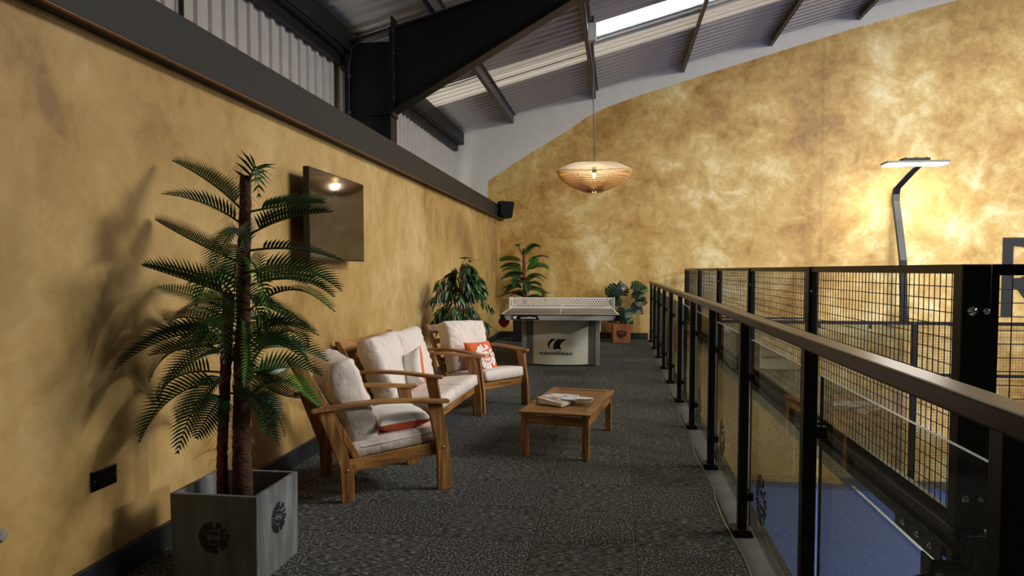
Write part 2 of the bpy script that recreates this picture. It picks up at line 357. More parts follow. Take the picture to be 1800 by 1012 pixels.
# opening for the roof light runs Y 10.2..11.2 between x=-.4 and x=8
for b0 in bands:
    b1=min(b0+1.0,14.0)
    if b1<=b0+.1: continue
    mb=MB()
    if abs(b0-9.8)<.01 or abs(b0-10.8)<.01: pass
    spans=[(-3.3,22)]
    if 9.7<b0<10.75: spans=None
    if spans: 
        roofpanel(b0,b1,-3.3,22,mb); mb.obj('roof_sheet',roofsheet_m,roof,fixn=False)
for (a,b_) in ((9.8,10.2),(11.2,11.8)):
    mb=MB(); roofpanel(a,b_+.001,-3.3,22,mb); mb.obj('roof_sheet',roofsheet_m,roof,fixn=False)
for (x0,x1) in ((-3.3,-.42),(8.0,22)):
    mb=MB(); roofpanel(10.2,11.2+.001,x0,x1,mb); mb.obj('roof_sheet',roofsheet_m,roof,fixn=False)
# translucent roof light
rl=bpy.data.materials.new('translucent_rooflight'); rl.use_nodes=True; nt=rl.node_tree; nt.nodes.remove(nt.nodes['Principled BSDF'])
tr=nt.nodes.new('ShaderNodeBsdfTransparent'); tr.inputs[0].default_value=(.9,.93,.95,1); nt.links.new(tr.outputs[0],nt.nodes['Material Output'].inputs[0])
mb=MB(); roofpanel(10.2,11.2,-.42,8.0,mb); rlo=mb.obj('window_1',rl,fixn=False); st(rlo)
# purlins (Z section) and eaves beam
pm=None
for X,lab in ((-2.0,'nearest the eaves'),(-.42,'holding the pendant cord'),(1.22,''),(2.79,''),(4.31,''),(5.9,''),(7.4,'')):
    zt=roofz(X)-.005; mb=MB(); mb.box2((X-.006,-3,zt-.18),(X+.006,YB-.003,zt)).box2((X-.055,-3,zt-.18),(X,YB-.003,zt-.168)).box2((X,-3,zt-.03),(X+.05,YB-.003,zt-.018))
    mb.obj('purlin',purlin_m,roof)
mb=MB(); mb.box2((-3.17,-3,3.78),(-2.98,YB-.003,3.80)).box2((-3.0,-3,3.78),(-2.985,YB-.003,4.02)).box2((-3.17,-3,3.66),(-3.1,YB-.003,3.79))
mb.obj('eaves_beam',steel_m,roof)
mb=MB()
for x0,x1,y in ((-2.9,-2.0,10.6),(-2.0,-.42,11.2),(-2.0,-.42,6.0)): mb.tube([(x0,y,roofz(x0)-.1),(x1,y,roofz(x1)-.1)],.007,6)
mb.obj('sag_rod',steel_m,roof)
mb=MB(); mb.tube([(-2.92,10.3,3.95),(-2.6,10.35,3.98),(-2.3,10.45,4.08),(-2.02,10.6,4.22)],.006,6); mb.obj('roof_cable',black_m,roof)
# portal frame at Y=7.9
pf=thing('portal_frame','dark navy steel column and haunched rafter crossing under the roof','steel frame',(0,7.9,0))
def rb(x): # rafter underside
    return 3.09+.556*(x+2.51) if x<-.45 else 4.236+.263*(x+.45)
def rt(x): return roofz(x)-.19
mb=MB(); mb.box2((-3.03,-.006,-2.65),(-2.52,.006,3.9)).obj('column_web',steel_m,pf)
MB().box2((-3.045,-.11,-2.65),(-3.03,.11,3.95)).box2((-2.525,-.11,-2.65),(-2.508,.11,4.03)).obj('column_flange',steel_m,pf)
mb=MB(); mb.prism([(-2.51,rb(-2.51)),(-.45,rb(-.45)),(21,rb(21)),(21,rt(21)),(-2.51,rt(-2.51))],1,-.006,.006).obj('rafter_web',steel_m,pf)
mb=MB()
def slab(x0,x1,fz,t,hw=.1): mb.prism([(x0,fz(x0)),(x1,fz(x1)),(x1,fz(x1)+t),(x0,fz(x0)+t)],1,-hw,hw)
slab(-2.51,-.45,rb,.02); slab(-.45,21,rb,.02); slab(-2.51,21,rt,-.02)
mb.obj('rafter_flange',steel_m,pf)
mb=MB(); mb.box2((-3.03,-.1,3.07),(-2.52,.1,3.085)).prism([(-3.03,rt(-3.03)-.02),(-2.52,rt(-2.52)-.02),(-2.52,rt(-2.52)),(-3.03,rt(-3.03))],1,-.1,.1).box2((-2.505,-.1,3.05),(-2.49,.1,4.15)).obj('stiffener',steel_m,pf)
for z in (3.25,3.5,3.75,4.0):
    for y in (-.07,): MB().tube([(-2.535,y,z),(-2.48,y,z)],.014,6).obj('bolt',purlin_m,pf)
mb=MB(); mb.tube([(-2.99,-.12,2.6),(-2.99,-.12,3.6),(-2.96,-.12,3.8),(-2.85,-.12,3.9),(-2.6,-.12,3.96),(-2.4,-.12,4.03),(-1.5,-.12,4.3)],.006,6); mb.obj('cable',mat('red_cable','#3a1a22',.5),pf,smooth=True)
for p in ((-2.99,3.5),(-2.99,3.1),(-2.99,2.8)): MB().box((p[0],-.115,p[1]),(.03,.02,.03)).obj('cable_clip',purlin_m,pf)
# shell beyond the frame
dark_wall=mat('dark_hall_wall','#4a4844',.8)
st(MB().box2((22,-8.2,-2.65),(22.2,YB+.2,11)).obj('wall_right',dark_wall))
st(MB().box2((-3.4,-8.4,-2.65),(22.2,-8.2,11)).obj('wall_front',dark_wall))
st(MB().box2((-3.4,-8.4,-2.8),(22.2,YB+.2,-2.652)).obj('floor_lower',hall_m))
st(MB().box2((-3.35,-8.2,-2.65),(-3.25,-3.2,4.2)).obj('wall_left_rear',dark_wall))
# ---------------- court ----------------
FX=1.265; FY0,FY1=2.77,13.45; ZT,ZM=1.35,.39
turf=MB().box2((1.1,2.6,-2.652),(21.3,13.75,-2.64)).obj('court_turf',turf_m); st(turf)
mb=MB(); mb.box2((4.29,2.7,-2.64),(4.34,13.75,-2.637)).box2((4.34,8.1,-2.64),(18,8.15,-2.637)).obj('court_line',line_m,turf)
fence=thing('court_fence','black steel padel court enclosure of wire mesh over glass beyond the balustrade','fence')
NP=5; dy=(FY1-FY0)/NP
def wires_yz(y0_,y1_,z0,z1,x,p=.05,r=.0021):
    mb=MB(); n=round((y1_-y0_)/p); m=round((z1-z0)/p)
    for i in range(1,n): y=y0_+(y1_-y0_)*i/n; mb.tube([(x,y,z0),(x,y,z1)],r,4,cap=False)
    for j in range(1,m): z=z0+(z1-z0)*j/m; mb.tube([(x+.004,y0_,z),(x+.004,y1_,z)],r,4,cap=False)
    return mb
def wires_xz(x0,x1,z0,z1,y,p=.05,r=.0021):
    mb=MB(); n=round((x1-x0)/p); m=round((z1-z0)/p)
    for i in range(1,n): x=x0+(x1-x0)*i/n; mb.tube([(x,y,z0),(x,y,z1)],r,4,cap=False)
    for j in range(1,m): z=z0+(z1-z0)*j/m; mb.tube([(x0,y+.004,z),(x1,y+.004,z)],r,4,cap=False)
    return mb
def bolt(p,parent,ax='y',r=.017):
    mb=MB(); M=Matrix.Translation(p)@(Matrix.Rotation(R(90),4,'X') if ax=='y' else Matrix.Rotation(R(-90),4,'Y'))
    mb.lathe([(0,.012),(r*.35,.012),(r*.5,.009),(r*.55,.004),(r*.95,.003),(r,0),(r,-.002)],16,M=M); return mb.obj('bolt',chrome_m,parent,smooth=True)
for i in range(NP+1):
    y=FY0+dy*i
    if 0<i<NP:
        MB().box2((FX-.03,y-.035,ZM-.02),(FX+.03,y+.035,ZT)).obj('post',black_m,fence,bevel=.004)
        bolt((FX-.002,y-.037,1.19),fence); bolt((FX-.002,y-.037,.47),fence,r=.013)
        pl=MB().box2((FX-.062,y-.09,ZM-.13),(FX-.054,y+.09,ZM-.05)).obj('bracket',black_m,fence,bevel=.002)
        for q in (-.07,-.035,0,.035,.07): bolt((FX-.064,y+q,ZM-.09),pl,'x',.009)
    if i<NP:
        a,b=y+.035+(.01 if i==0 else 0),y+dy-.035
        mb=MB(); mb.box2((FX-.02,a,ZT-.035),(FX+.02,b,ZT)).box2((FX-.012,a,ZM),(FX+.012,b,ZM+.03)).box2((FX-.012,a,ZM),(FX+.012,a+.02,ZT-.01)).box2((FX-.012,b-.02,ZM),(FX+.012,b,ZT-.01)); mb.obj('mesh_frame',black_m,fence)
        wires_yz(a+.02,b-.02,ZM+.03,ZT-.035,FX).obj('wire_mesh',black_m,fence,kind='stuff',fixn=False)
        MB().box2((FX-.006,y+.012,-2.63),(FX+.006,y+dy-.012,ZM-.12)).obj('glass_pane',court_glass_m,fence)
        if i>0:
            for z in (-.1,-.9,-1.7): 
                mb=MB(); mb.box((FX-.012,y,z),(.012,.05,.04)).obj('glass_clamp',chrome_m,fence,bevel=.003)
# corner posts
MB().box2((FX-.04,FY0-.005,-2.64),(FX+.06,FY0+.07,ZT)).obj('corner_post',black_m,fence,bevel=.006)
MB().box2((FX-.03,FY1-.04,-2.64),(FX+.05,FY1+.03,ZT)).obj('corner_post',black_m,fence,bevel=.006)
bolt((FX-.005,FY0-.006,1.182),fence); bolt((FX+.042,FY0-.006,1.182),fence,r=.012); bolt((FX-.01,FY0-.006,.5),fence,r=.015); bolt((FX+.04,FY0-.006,.5),fence,r=.01); bolt((FX,FY1-.042,1.19),fence)
# 3 m beam: stepped channel
mb=MB(); a,b=FY0-.02,FY1+.03
mb.box2((FX-.05,a,ZM-.045),(FX+.03,b,ZM-.004)).box2((FX-.035,a,ZM-.075),(FX+.03,b,ZM-.045)).box2((FX-.055,a,ZM-.125),(FX+.03,b,ZM-.075)).tube([(FX-.05,a,ZM-.012),(FX-.05,b,ZM-.012)],.011,8).tube([(FX-.055,a,ZM-.078),(FX-.055,b,ZM-.078)],.007,8)
mb.box2((FX-.03,a-.03,ZM-.12),(3.4,a+.04,ZM-.01)); mb.obj('beam',black_m,fence,bevel=.003)
mb=MB(); mb.box2((FX-.13,FY0-.03,-2.64),(FX+.1,FY0-.022,ZM-.11)).box2((FX-.13,FY0-.03,-2.64),(FX-.122,FY0+.06,ZM-.11)); mb.obj('corner_plate',black_m,fence,bevel=.002)
for p in ((FX-.1,FY0-.032,ZM-.17),(FX-.1,FY0-.032,ZM-.3),(FX-.02,FY0-.032,ZM-.19)): bolt(p,fence,r=.016)
pb=MB().box2((FX-.062,FY0+.05,ZM-.16),(FX-.056,FY0+.5,ZM-.08)).obj('bracket',black_m,fence,bevel=.002)
for q in (.14,.26,.4): bolt((FX-.064,FY0+q,ZM-.12),pb,'x',.014)
mb=MB(); mb.prism([(FX-.21,ZM-.2),(FX-.12,ZM-.16),(FX-.12,ZM-.24),(FX-.21,ZM-.28)],1,FY0-.01,FY0); mb.obj('bracket',black_m,fence)
# near side wall: 4 m section
mb=MB(); mb.box2((FX+.062,FY0,ZT-.04),(3.4,FY0+.03,ZT)).box2((FX+.062,FY0,ZM),(3.4,FY0+.03,ZM+.03)).box2((FX+.062,FY0,ZM),(FX+.085,FY0+.03,ZT)).box2((3.37,FY0,ZM),(3.4,FY0+.03,ZT)).obj('mesh_frame',black_m,fence)
wires_xz(FX+.085,3.37,ZM+.03,ZT-.04,FY0+.015).obj('wire_mesh',black_m,fence,kind='stuff',fixn=False)
MB().box2((FX+.1,FY0+.01,-2.63),(3.3,FY0+.022,ZM-.12)).obj('glass_pane',court_glass_m,fence)
# far side wall
mb=MB(); mb.box2((FX+.05,FY1-.02,ZT-.035),(3.4,FY1+.02,ZT+.005)).box2((3.34,FY1-.02,ZM),(3.4,FY1+.02,ZT)).box2((FX+.05,FY1-.015,ZM+.05),(3.34,FY1+.015,ZM+.08)).obj('mesh_frame',black_m,fence)
wires_xz(FX+.06,3.34,ZM+.08,ZT-.035,FY1,r=.0016).obj('wire_mesh',black_m,fence,kind='stuff',fixn=False)
mb=MB(); mb.box2((FX,FY1-.03,ZM-.03),(21,FY1+.03,ZM+.03)).obj('beam',black_m,fence)
mb=MB(); mb.box2((5.2,FY1-.02,-.545),(21,FY1+.02,-.495)).obj('rail',black_m,fence)
for x in (1.9,2.75,3.6,4.45): MB().box2((x-.02,FY1-.05,ZM-.1),(x+.02,FY1-.03,ZM-.02)).obj('glass_clamp',black_m,fence)
for a,b in ((1.33,3.2),(3.22,5.1)): MB().box2((a,FY1-.006,-2.63),(b,FY1+.006,ZM-.03)).obj('glass_pane',court_glass_m,fence)
for x in (5.2,7.25,9.3,11.35): 
    MB().box2((x-.05,FY1-.04,-2.64),(x+.05,FY1+.04,ZM)).obj('post',black_m,fence,bevel=.004)
    for z in (.2,-.35,-.9,-1.6,-2.3): MB().box2((x-.075,FY1-.05,z-.02),(x-.04,FY1-.02,z+.02)).obj('clip',black_m,fence)
for x in (5.25,7.3,9.35):
    wires_xz(x,x+1.95,-2.6,ZM-.03,FY1,r=.0022).obj('wire_mesh',black_m,fence,kind='stuff',fixn=False)
# ---------------- court flood lamps on cranked poles ----------------
emit_m=mat('lit_diffuser','#ffffff',.5,emit='#fffdf4',estr=26)
def floodlamp(x,sgn,label,power,vis=True):
    yb=13.53 if sgn<0 else 2.69
    t=thing('court_floodlight',label,'floodlight',(x,yb,0),0)
    s=-sgn
    P=[(0,0,.42),(0,0,1.5),(0,s*.17,2.2),(0,s*.235,2.56),(0,s*.24,2.68),(0,s*.2,2.78),(0,s*.02,3.02),(0,s*-.1,3.12)]
    P2=[(-.1+.1*min(1,max(0,(2.9-p[2])/2.4)) if p[2]<2.5 else (-.1 if p[2]<2.8 else -.1+.2*(p[2]-2.78)/.3),p[1],p[2]) for p in P]
    mb=MB(); vs=[];fs=[]
    for p in P2:
        for a,b in ((-.06,-.035),(.06,-.035),(.06,.035),(-.06,.035)): vs.append((p[0]+a,p[1]+b,p[2]))
    n=len(P2)
    for i in range(n-1):
        for k in range(4): fs.append((i*4+k,i*4+(k+1)%4,i*4+4+(k+1)%4,i*4+4+k))
    fs+=[(0,3,2,1),(n*4-4,n*4-3,n*4-2,n*4-1)]
    mb.add(vs,fs).obj('pole',black_m,t,bevel=.008)
    MB().box2((-.12,-.06,.39),(.12,.06,.42)).obj('base_plate',black_m,t)
    yl=sgn*-.0+ (s*-.22); xl=.03
    MB().box2((xl-.14,yl-.06,3.115),(xl+.14,yl+.1,3.145)).obj('mount_plate',black_m,t,bevel=.004)
    MB().box2((xl-.5,yl-.17,3.155),(xl+.5,yl+.17,3.195)).obj('lamp_housing',tt_leg,t,bevel=.008)
    MB().box2((xl-.485,yl-.155,3.13),(xl+.485,yl+.155,3.157)).obj('diffuser',emit_m,t,bevel=.01)
    MB().box2((xl-.22,yl-.09,3.197),(xl+.22,yl+.09,3.25)).obj('driver_box',steel_m,t,bevel=.006)
    for q in (-.17,0,.17): MB().box((xl+q,yl,3.256),(.02,.16,.01)).obj('cooling_fin',steel_m,t)
    l=area('floodlight_beam',(x+xl,yb+yl,3.12),.95,.3,power,LC,(R(-22) if sgn<0 else R(30),0,0)); return t
floodlamp(5.05,-1,'lit court floodlight on a cranked black pole in front of the gold gable wall',26)
floodlamp(11.5,-1,'further court floodlight along the far side, right of the frame',180)
floodlamp(16.5,1,'court floodlight on the near side, right of the frame',620)
floodlamp(6.5,1,'court floodlight beside the near fence, right of the frame',620)
# ---------------- balustrade ----------------
bal=thing('balustrade','black post balustrade with bronze handrail and glass panels along the walkway edge','balustrade',(.635,0,0))
pys=[1.255+1.22*k for k in range(-2,11)]
post0=base0=None
for y in pys:
    if post0 is None:
        post0=MB().box2((-.0225,-.0225,.03),(.0225,.0225,1.07)).obj('post',black_m,bal,bevel=.003); post0.location=(0,y,0)
        base0=MB().box2((-.05,-.055,-.006),(.05,.055,.03)).obj('base_plate',black_m,bal,bevel=.004); base0.location=(0,y,0)
    else:
        link_copy(post0,bal,(0,y,0)); link_copy(base0,bal,(0,y,0))
MB().box2((-.034,-3,1.07),(.034,13.6,1.112)).obj('handrail',bronze_m,bal,bevel=.006)
gp=None; edge_m=mat('glass_edge','#7f8a80',.4)
for i,y in enumerate(pys[:-1]):
    g=MB().box2((-.005,.035,.05),(.005,1.185,.985)).obj('glass_panel',[glass_m,edge_m],bal) if gp is None else link_copy(gp,bal)
    if gp is None:
        gp=g
        for q in g.data.polygons: q.material_index=0 if abs(q.normal.x)>.9 else 1
    g.location=(.03,y,0)
    if i==0: lg0=logo('emblem',.115,ink_m,g,T((-.0065,.87,.28),R(90),0,R(-90)))
    else: link_copy(lg0,g)
    for (yy_,z) in ((.04,.2),(.04,.8),(1.18,.2),(1.18,.8)):
        if i==0: 
            o=MB().box((0,yy_,z),(.03,.035,.04)).obj('glass_clamp',black_m,bal,bevel=.003); o.location=(.03,y,0); 
            if 'cl' not in globals(): cl=[]
            cl.append(o)
    if i>0:
        for o in cl[:4]: link_copy(o,bal,(.03,y,0))
# ---------------- left wall fittings ----------------
def on_wall(o): o.matrix_world=LM@o.matrix_world; return o
tv=thing('television','black flat television showing a dim reflection, hung on the left gold wall','television')
tv.matrix_world=LM@Matrix.Translation((.13,0,0))
# screen spans world Y 4.52..5.58
ty0,ty1,tz0,tz1=.50,1.57,1.395,2.015
MB().box2((-.03,ty0,tz0),(.012,ty1,tz1)).obj('casing',tvf_m,tv,bevel=.004)
MB().box2((.0125,ty0+.008,tz0+.02),(.0135,ty1-.008,tz1-.008)).obj('screen',tv_m,tv)
MB().box2((-.045,ty0+.12,tz0+.08),(-.03,ty1-.12,tz1-.2)).obj('rear_housing',tvf_m,tv,bevel=.004)
MB().box2((-.128,ty0+.4,1.6),(-.045,ty1-.4,1.82)).obj('wall_bracket',steel_m,tv)
sk=thing('blank_wall_plate','black double wall plate low on the left gold wall behind the concrete planter','wall plate'); sk.matrix_world=LM@Matrix.Translation((0,0,0))
MB().box2((0.001,-1.385,.415),(.01,-1.235,.50)).obj('plate',mat('gloss_black','#030303',.15),sk,bevel=.003)
for y in (-1.372,-1.248): MB().lathe([(0,.0115),(.003,.011),(.0035,.0095)],10,M=T((0.0,y,.457),0,R(90),0)).obj('screw',chrome_m,sk)
kn=thing('wall_knob','small pale grey faceted knob low on the left wall, left of the black plate','wall knob'); kn.matrix_world=LM@Matrix.Translation((0,0,0))  # unidentified pale grey end at the frame edge, shaped as a knob
MB().lathe([(0,.06),(.016,.058),(.026,.045),(.022,.025),(.01,.018),(.01,0)],8,M=T((0.001,-1.872,.42),0,R(90),0)).obj('knob_head',mat('grey_resin','#8c8c86',.35),kn)
MB().lathe([(0,.006),(.018,.006),(.02,0)],16,M=T((0.001,-1.872,.42),0,R(90),0)).obj('knob_plate',silver_m,kn)
# speaker
speaker_m=mat('speaker_case','#040405',.6,spec=.1)
sp=thing('wall_speaker','small black loudspeaker bracketed at the far end of the charcoal wall band','speaker',(-2.04,13.1,2.44),R(28))
MB().prism([(-.12,.15),(.13,.14),(.09,-.16),(-.06,-.16),(-.14,-.08)],1,-.11,.11).obj('cabinet',speaker_m,sp,bevel=.008)
MB().prism([(.132,.12),(.138,.12),(.1,-.14),(.094,-.14)],1,-.095,.095).obj('grille',mat('speaker_grille','#050506',.9,spec=.05),sp)
MB().box2((-.2,-.03,-.03),(-.1,.03,.03)).obj('bracket',steel_m,sp)
# ---------------- pendant ----------------
pd=thing('rattan_pendant','wide woven rattan dish pendant lamp, lit, on a long cord over the games table','pendant lamp',(-.3,9.5,0))
mb=MB(); NR,NA=16,120; RR=.50
def rimz(a): return 2.585+.035*math.cos(2*a)-.02*math.sin(a)
def up(i,k):
    r=RR*i/NR; a=2*PI*(k+.5*(i%2))/NA; return (r*math.cos(a)*1.0,r*math.sin(a),rimz(a)*(r/RR)**1.5+(2.70)*(1-(r/RR)**1.5)-.03*math.exp(-(r/.1)**2)+.05*math.sin(PI*r/RR))
def dn(i,k):
    r=RR*i/NR; a=2*PI*(k+.5*(i%2))/NA; q=(1-(r/RR)**2)**.62; return (r*math.cos(a)*.985,r*math.sin(a)*.985,rimz(a)*(1-q)+2.36*q+.015*math.sin(5*a)*q)
def weave(fn,i0):
    m=MB(); vs=[fn(i,k) for i in range(i0,NR+1) for k in range(NA)]; fs=[]
    for i in range(NR-i0):
        for k in range(NA):
            if (i+i0)%2==0: fs+=[(i*NA+k,(i+1)*NA+k,i*NA+(k+1)%NA),(i*NA+(k+1)%NA,(i+1)*NA+k,(i+1)*NA+(k+1)%NA)]
            else: fs+=[(i*NA+k,(i+1)*NA+(k+1)%NA,i*NA+(k+1)%NA),(i*NA+k,(i+1)*NA+k,(i+1)*NA+(k+1)%NA)]
    m.add(vs,fs); return m
rat=mat('rattan','#c8a468',.6); ratl=mat('rattan_skylit','#f0e8d4',.6)  # shade top is whitened: skylight falling on it is painted into its colour
for nm,fn,mm_,th in (('shade_top',up,ratl,.0085),('shade_bowl',dn,rat,.009)):
    o=weave(fn,1).obj(nm,mm_,pd,fixn=False); wf=o.modifiers.new('wire','WIREFRAME'); wf.thickness=th; wf.use_even_offset=False
mb=MB(); mb.tube([(RR*.99*math.cos(a*PI/30),RR*.99*math.sin(a*PI/30),rimz(a*PI/30)) for a in range(61)],.006,6).obj('rim',rat,pd,smooth=True)
MB().tube([(-.02,0,4.6),(-.018,0,3.6),(0,0,3.1),(.006,0,2.95),(0,0,2.68)],.008,6).obj('cord',black_m,pd)
MB().lathe([(0,2.70),(.03,2.70),(.03,2.62),(.02,2.6)],12).obj('lamp_holder',black_m,pd)
MB().lathe([(0,2.60),(.015,2.6),(.026,2.57),(.022,2.545),(0,2.535)],16).obj('bulb',mat('warm_bulb','#ffffff',.5,emit='#ffc878',estr=14),pd,smooth=True)
l=bpy.data.lights.new('pendant_light','POINT'); l.energy=11; l.color=(1,.8,.55); l.shadow_soft_size=.05; lo=bpy.data.objects.new('pendant_light',l); lo.location=(-.3,9.5,2.47); S.collection.objects.link(lo)
jb=thing('junction_box','white junction box on the purlin above the pendant cord','junction box',(-.33,9.5,4.5))
MB().box2((-.06,-.06,-.2),(.05,.06,.02)).obj('box_body',mat('white_plastic','#c9c9c4',.5),jb,bevel=.008)
MB().box2((-.02,-.02,.02),(.02,.02,.12)).obj('fixing_arm',purlin_m,jb)
# ---------------- seating ----------------
def pathpoly(pts,wd):
    return pts
def cushion(name,m,parent,wd,h,t,M,edge=.35,pinch=.03,wr=.006,seed=0,n=22,two=None,label=None,corner=.0,p=2.2):
    """soft cushion: front and back faces bulge from a gusset of edge*t"""
    mb=MB(); off=Vector((seed*7.3,seed*3.1,0))
    def f(sgn):
        def g(u,v):
            a=2*u-1;b=2*v-1; pr=max(0,1-abs(a)**p)**.5*max(0,1-abs(b)**p)**.5
            z=t/2*(edge+(1-edge)*pr**.8)
            x=a*wd/2*(1-pinch*(1-b*b)); y=b*h/2*(1-pinch*(1-a*a))
            ed=max(abs(a),abs(b)); nz=noise.noise(Vector((x*7,y*7,sgn*3))+off)*wr*1.3+noise.noise(Vector((x*22+y*9,y*20-x*6,sgn))+off)*wr*.6*ed
            d=1-min(1,min(math.hypot(a-c1,b-c2) for c1 in(-1,1) for c2 in(-1,1))/1.1); th=math.atan2(b,a)
            nz+=math.sin(th*26+3*noise.noise(Vector((x*4,y*4,0))+off))*wr*.55*d*min(1,pr*4)
            x+=noise.noise(Vector((y*6,sgn*.0,5))+off)*wr; y+=noise.noise(Vector((x*6,.3,9))+off)*wr
            return M@Vector((x,y,sgn*(z+nz*min(1,(1-ed)*6+.1))))
        return g
    mb.grid(f(1),n,n,0); mb.grid(f(-1),n,n,1 if two else 0,True)
    F=f(1);G=f(-1); B=[(i/n,0) for i in range(n)]+[(1,i/n) for i in range(n)]+[(1-i/n,1) for i in range(n)]+[(0,1-i/n) for i in range(n)]
    vs=[];fs=[]
    for (u,v) in B: vs+=[F(u,v),G(u,v)]
    k=len(B)
    for i in range(k): fs.append((2*i,2*((i+1)%k),2*((i+1)%k)+1,2*i+1))
    mb.add(vs,fs,1 if two else 0)
    return mb.obj(name,[m,two] if two else m,parent,smooth=True,merge=True,label=label)
def seat_unit(name,label,cat,W,loc,rz,n,group,seed):
    t=thing(name,label,cat,loc,rz,group); H=W/2
    wx,wy,wz=wood('x'),wood('y'),wood('z')
    for s in (-1,1):
        y=s*(H-.02)
        rl_=[(-.038,0),(.034,0),(.036,.12),(.02,.21),(-.085,.528),(-.165,.528),(-.045,.2)]
        fl_=[(.54,0),(.628,0),(.618,.22),(.6,.34),(.565,.53),(.475,.53),(.525,.3),(.538,.2)]
        MB().prism(rl_,1,y-.014,y+.014).obj('rear_leg',wz,t,bevel=.004)
        MB().prism(fl_,1,y-.014,y+.014).obj('front_leg',wz,t,bevel=.004)
        # arm: gently arched board
        mb=MB(); vs=[];fs=[]; NN=12
        for k in range(NN+1):
            q=k/NN; x=-.2+.81*q; z=.527+.028*math.sin(PI*min(1,q*1.08))**1; wdt=.028+.006*math.sin(PI*q)+(.004 if q>.8 else 0)
            if k in (0,NN): wdt*=.8
            yc=y+s*.006
            vs+=[(x,yc-wdt,z),(x,yc+wdt,z),(x,yc+wdt,z+.024),(x,yc-wdt,z+.024)]
        for k in range(NN):
            for j in range(4): fs.append((k*4+j,k*4+(j+1)%4,k*4+4+(j+1)%4,k*4+4+j))
        fs+=[(0,1,2,3),(NN*4+3,NN*4+2,NN*4+1,NN*4)]
        mb.add(vs,fs).obj('armrest',wx,t,bevel=.006,seg=3)
        yi=y-s*.028
        MB().prism([(.0,.16),(.56,.215),(.56,.29),(.0,.235)],1,yi-.012,yi+.012).obj('side_rail',wx,t,bevel=.003)
        for (bx,bz) in ((-.005,.185),(.575,.26)):
            MB().lathe([(0,.005),(.005,.005),(.008,.002),(.009,0)],12,M=T((bx,y+s*.0145,bz),R(-90*s),0,0)).obj('bolt',brass_m,t,smooth=True)
        yp=s*(H-.075)
        MB().prism([(.07,.19),(.115,.19),(-.215,.78),(-.262,.78)],1,yp-.016,yp+.016).obj('back_post',wz,t,bevel=.004)
    MB().box2((.535,-H+.035,.21),(.558,H-.035,.285)).obj('front_rail',wy,t,bevel=.003)
    MB().box2((.03,-H+.035,.15),(.052,H-.035,.22)).obj('rear_rail',wy,t,bevel=.003)
    ang=math.atan2(.33,.59)
    def bx(zc,hh,nm):
        s_=(zc-.19)/.59; x=.0925-.33*s_
        MB().box((0,0,0),(.02,W-.18,hh),M=T((x,0,zc),0,-ang,0)).obj(nm,wy,t,bevel=.003)
    bx(.735,.085,'top_rail')
    for z in (.62,.53,.44,.35,.26): bx(z,.05,'back_slat')
    for k in range(6):
        x=.09+.085*k; z=.222+.098*(x-.0); MB().box((0,0,0),(.06,W-.13,.016),M=T((x,0,z-.014),0,-R(5.6),0)).obj('seat_slat',wy,t,bevel=.002)
    cw=(W-.125)/n
    for k in range(n):
        yc=-(W-.125)/2+cw*(k+.5)
        c=cushion('seat_cushion',fabric_m,t,.56,cw-.008,.115,T((.315,yc,.312),0,-R(6.0),0),edge=.72,pinch=.0,wr=.0035,seed=seed+k,p=5)
        if n==1:
            M_=T((.315,yc,.312),0,-R(6.0),0)
            MB().tube([M_@Vector((-.22,-(cw/2)+.001,.012)),M_@Vector((.22,-(cw/2)+.001,.014))],.0035,6).obj('zip',wink_m,t)
        cushion('back_cushion',fabric_m,t,.50,cw-.01,.21,T((.05,yc,.565),0,R(90-19)+R(180),0)@Matrix.Rotation(R(2*((k+seed)%3-1)),4,'Z'),edge=.55,pinch=.02,wr=.019,seed=seed+5+k,p=4,n=36)
    return t
seat_unit('armchair','teak armchair nearest the camera, beige cushions, seen from its side','armchair',.655,(-1.685,4.115,0),R(34),1,'teak lounge seats',1)
seat_unit('sofa','two seat teak sofa with beige cushions between the two armchairs','sofa',1.27,(-1.85,5.75,0),R(-2),2,'teak lounge seats',3)
seat_unit('armchair','teak armchair at the far end, facing the coffee table, orange cushion on it','armchair',.655,(-1.54,7.02,0),R(-33.6),1,'teak lounge seats',8)
# throw cushions
from mathutils import Euler
def throw(label,loc,rot,f,b,seed,lg=False,w_=.37):
    t=thing('throw_cushion',label,'cushion',loc,0,'throw cushions'); t.rotation_euler=rot
    if w_==.33: t.rotation_euler=(Euler(rot).to_matrix()@Matrix.Rotation(R(28),3,'Z')).to_euler()
    cushion('cover',f,t,w_,w_,.15,Matrix.Identity(4),edge=.03,pinch=.09,wr=.006,seed=seed,two=b,n=20,p=2)
    if lg:
        def sf(x,y):
            a=2*x/w_;c_=2*y/w_; pr=max(0,1-abs(a)**2)**.5*max(0,1-abs(c_)**2)**.5; return .075*(.03+.97*pr**.8)+.0065
        logo('emblem',.125,wink_m,t,T((.0,-.01,0)),surf=sf,label='white round emblem')
    return t
throw('white throw cushion with red orange underside lying on the nearest armchair seat',(-1.34,4.22,.43),(R(4),R(-2),R(38)),white_fab,orange_fab,21,w_=.34)
throw('white throw cushion with orange edge propped between the sofa back cushions',(-1.66,5.60,.50),Euler((R(0),R(76),R(-128)),'XYZ'),white_fab,orange_fab,22,w_=.33)
throw('orange throw cushion with white round emblem on the far armchair',(-1.30,6.81,.475),Euler((R(66),R(0),R(56.4)),'XYZ'),orange_fab,orange_fab,23,True,w_=.34)
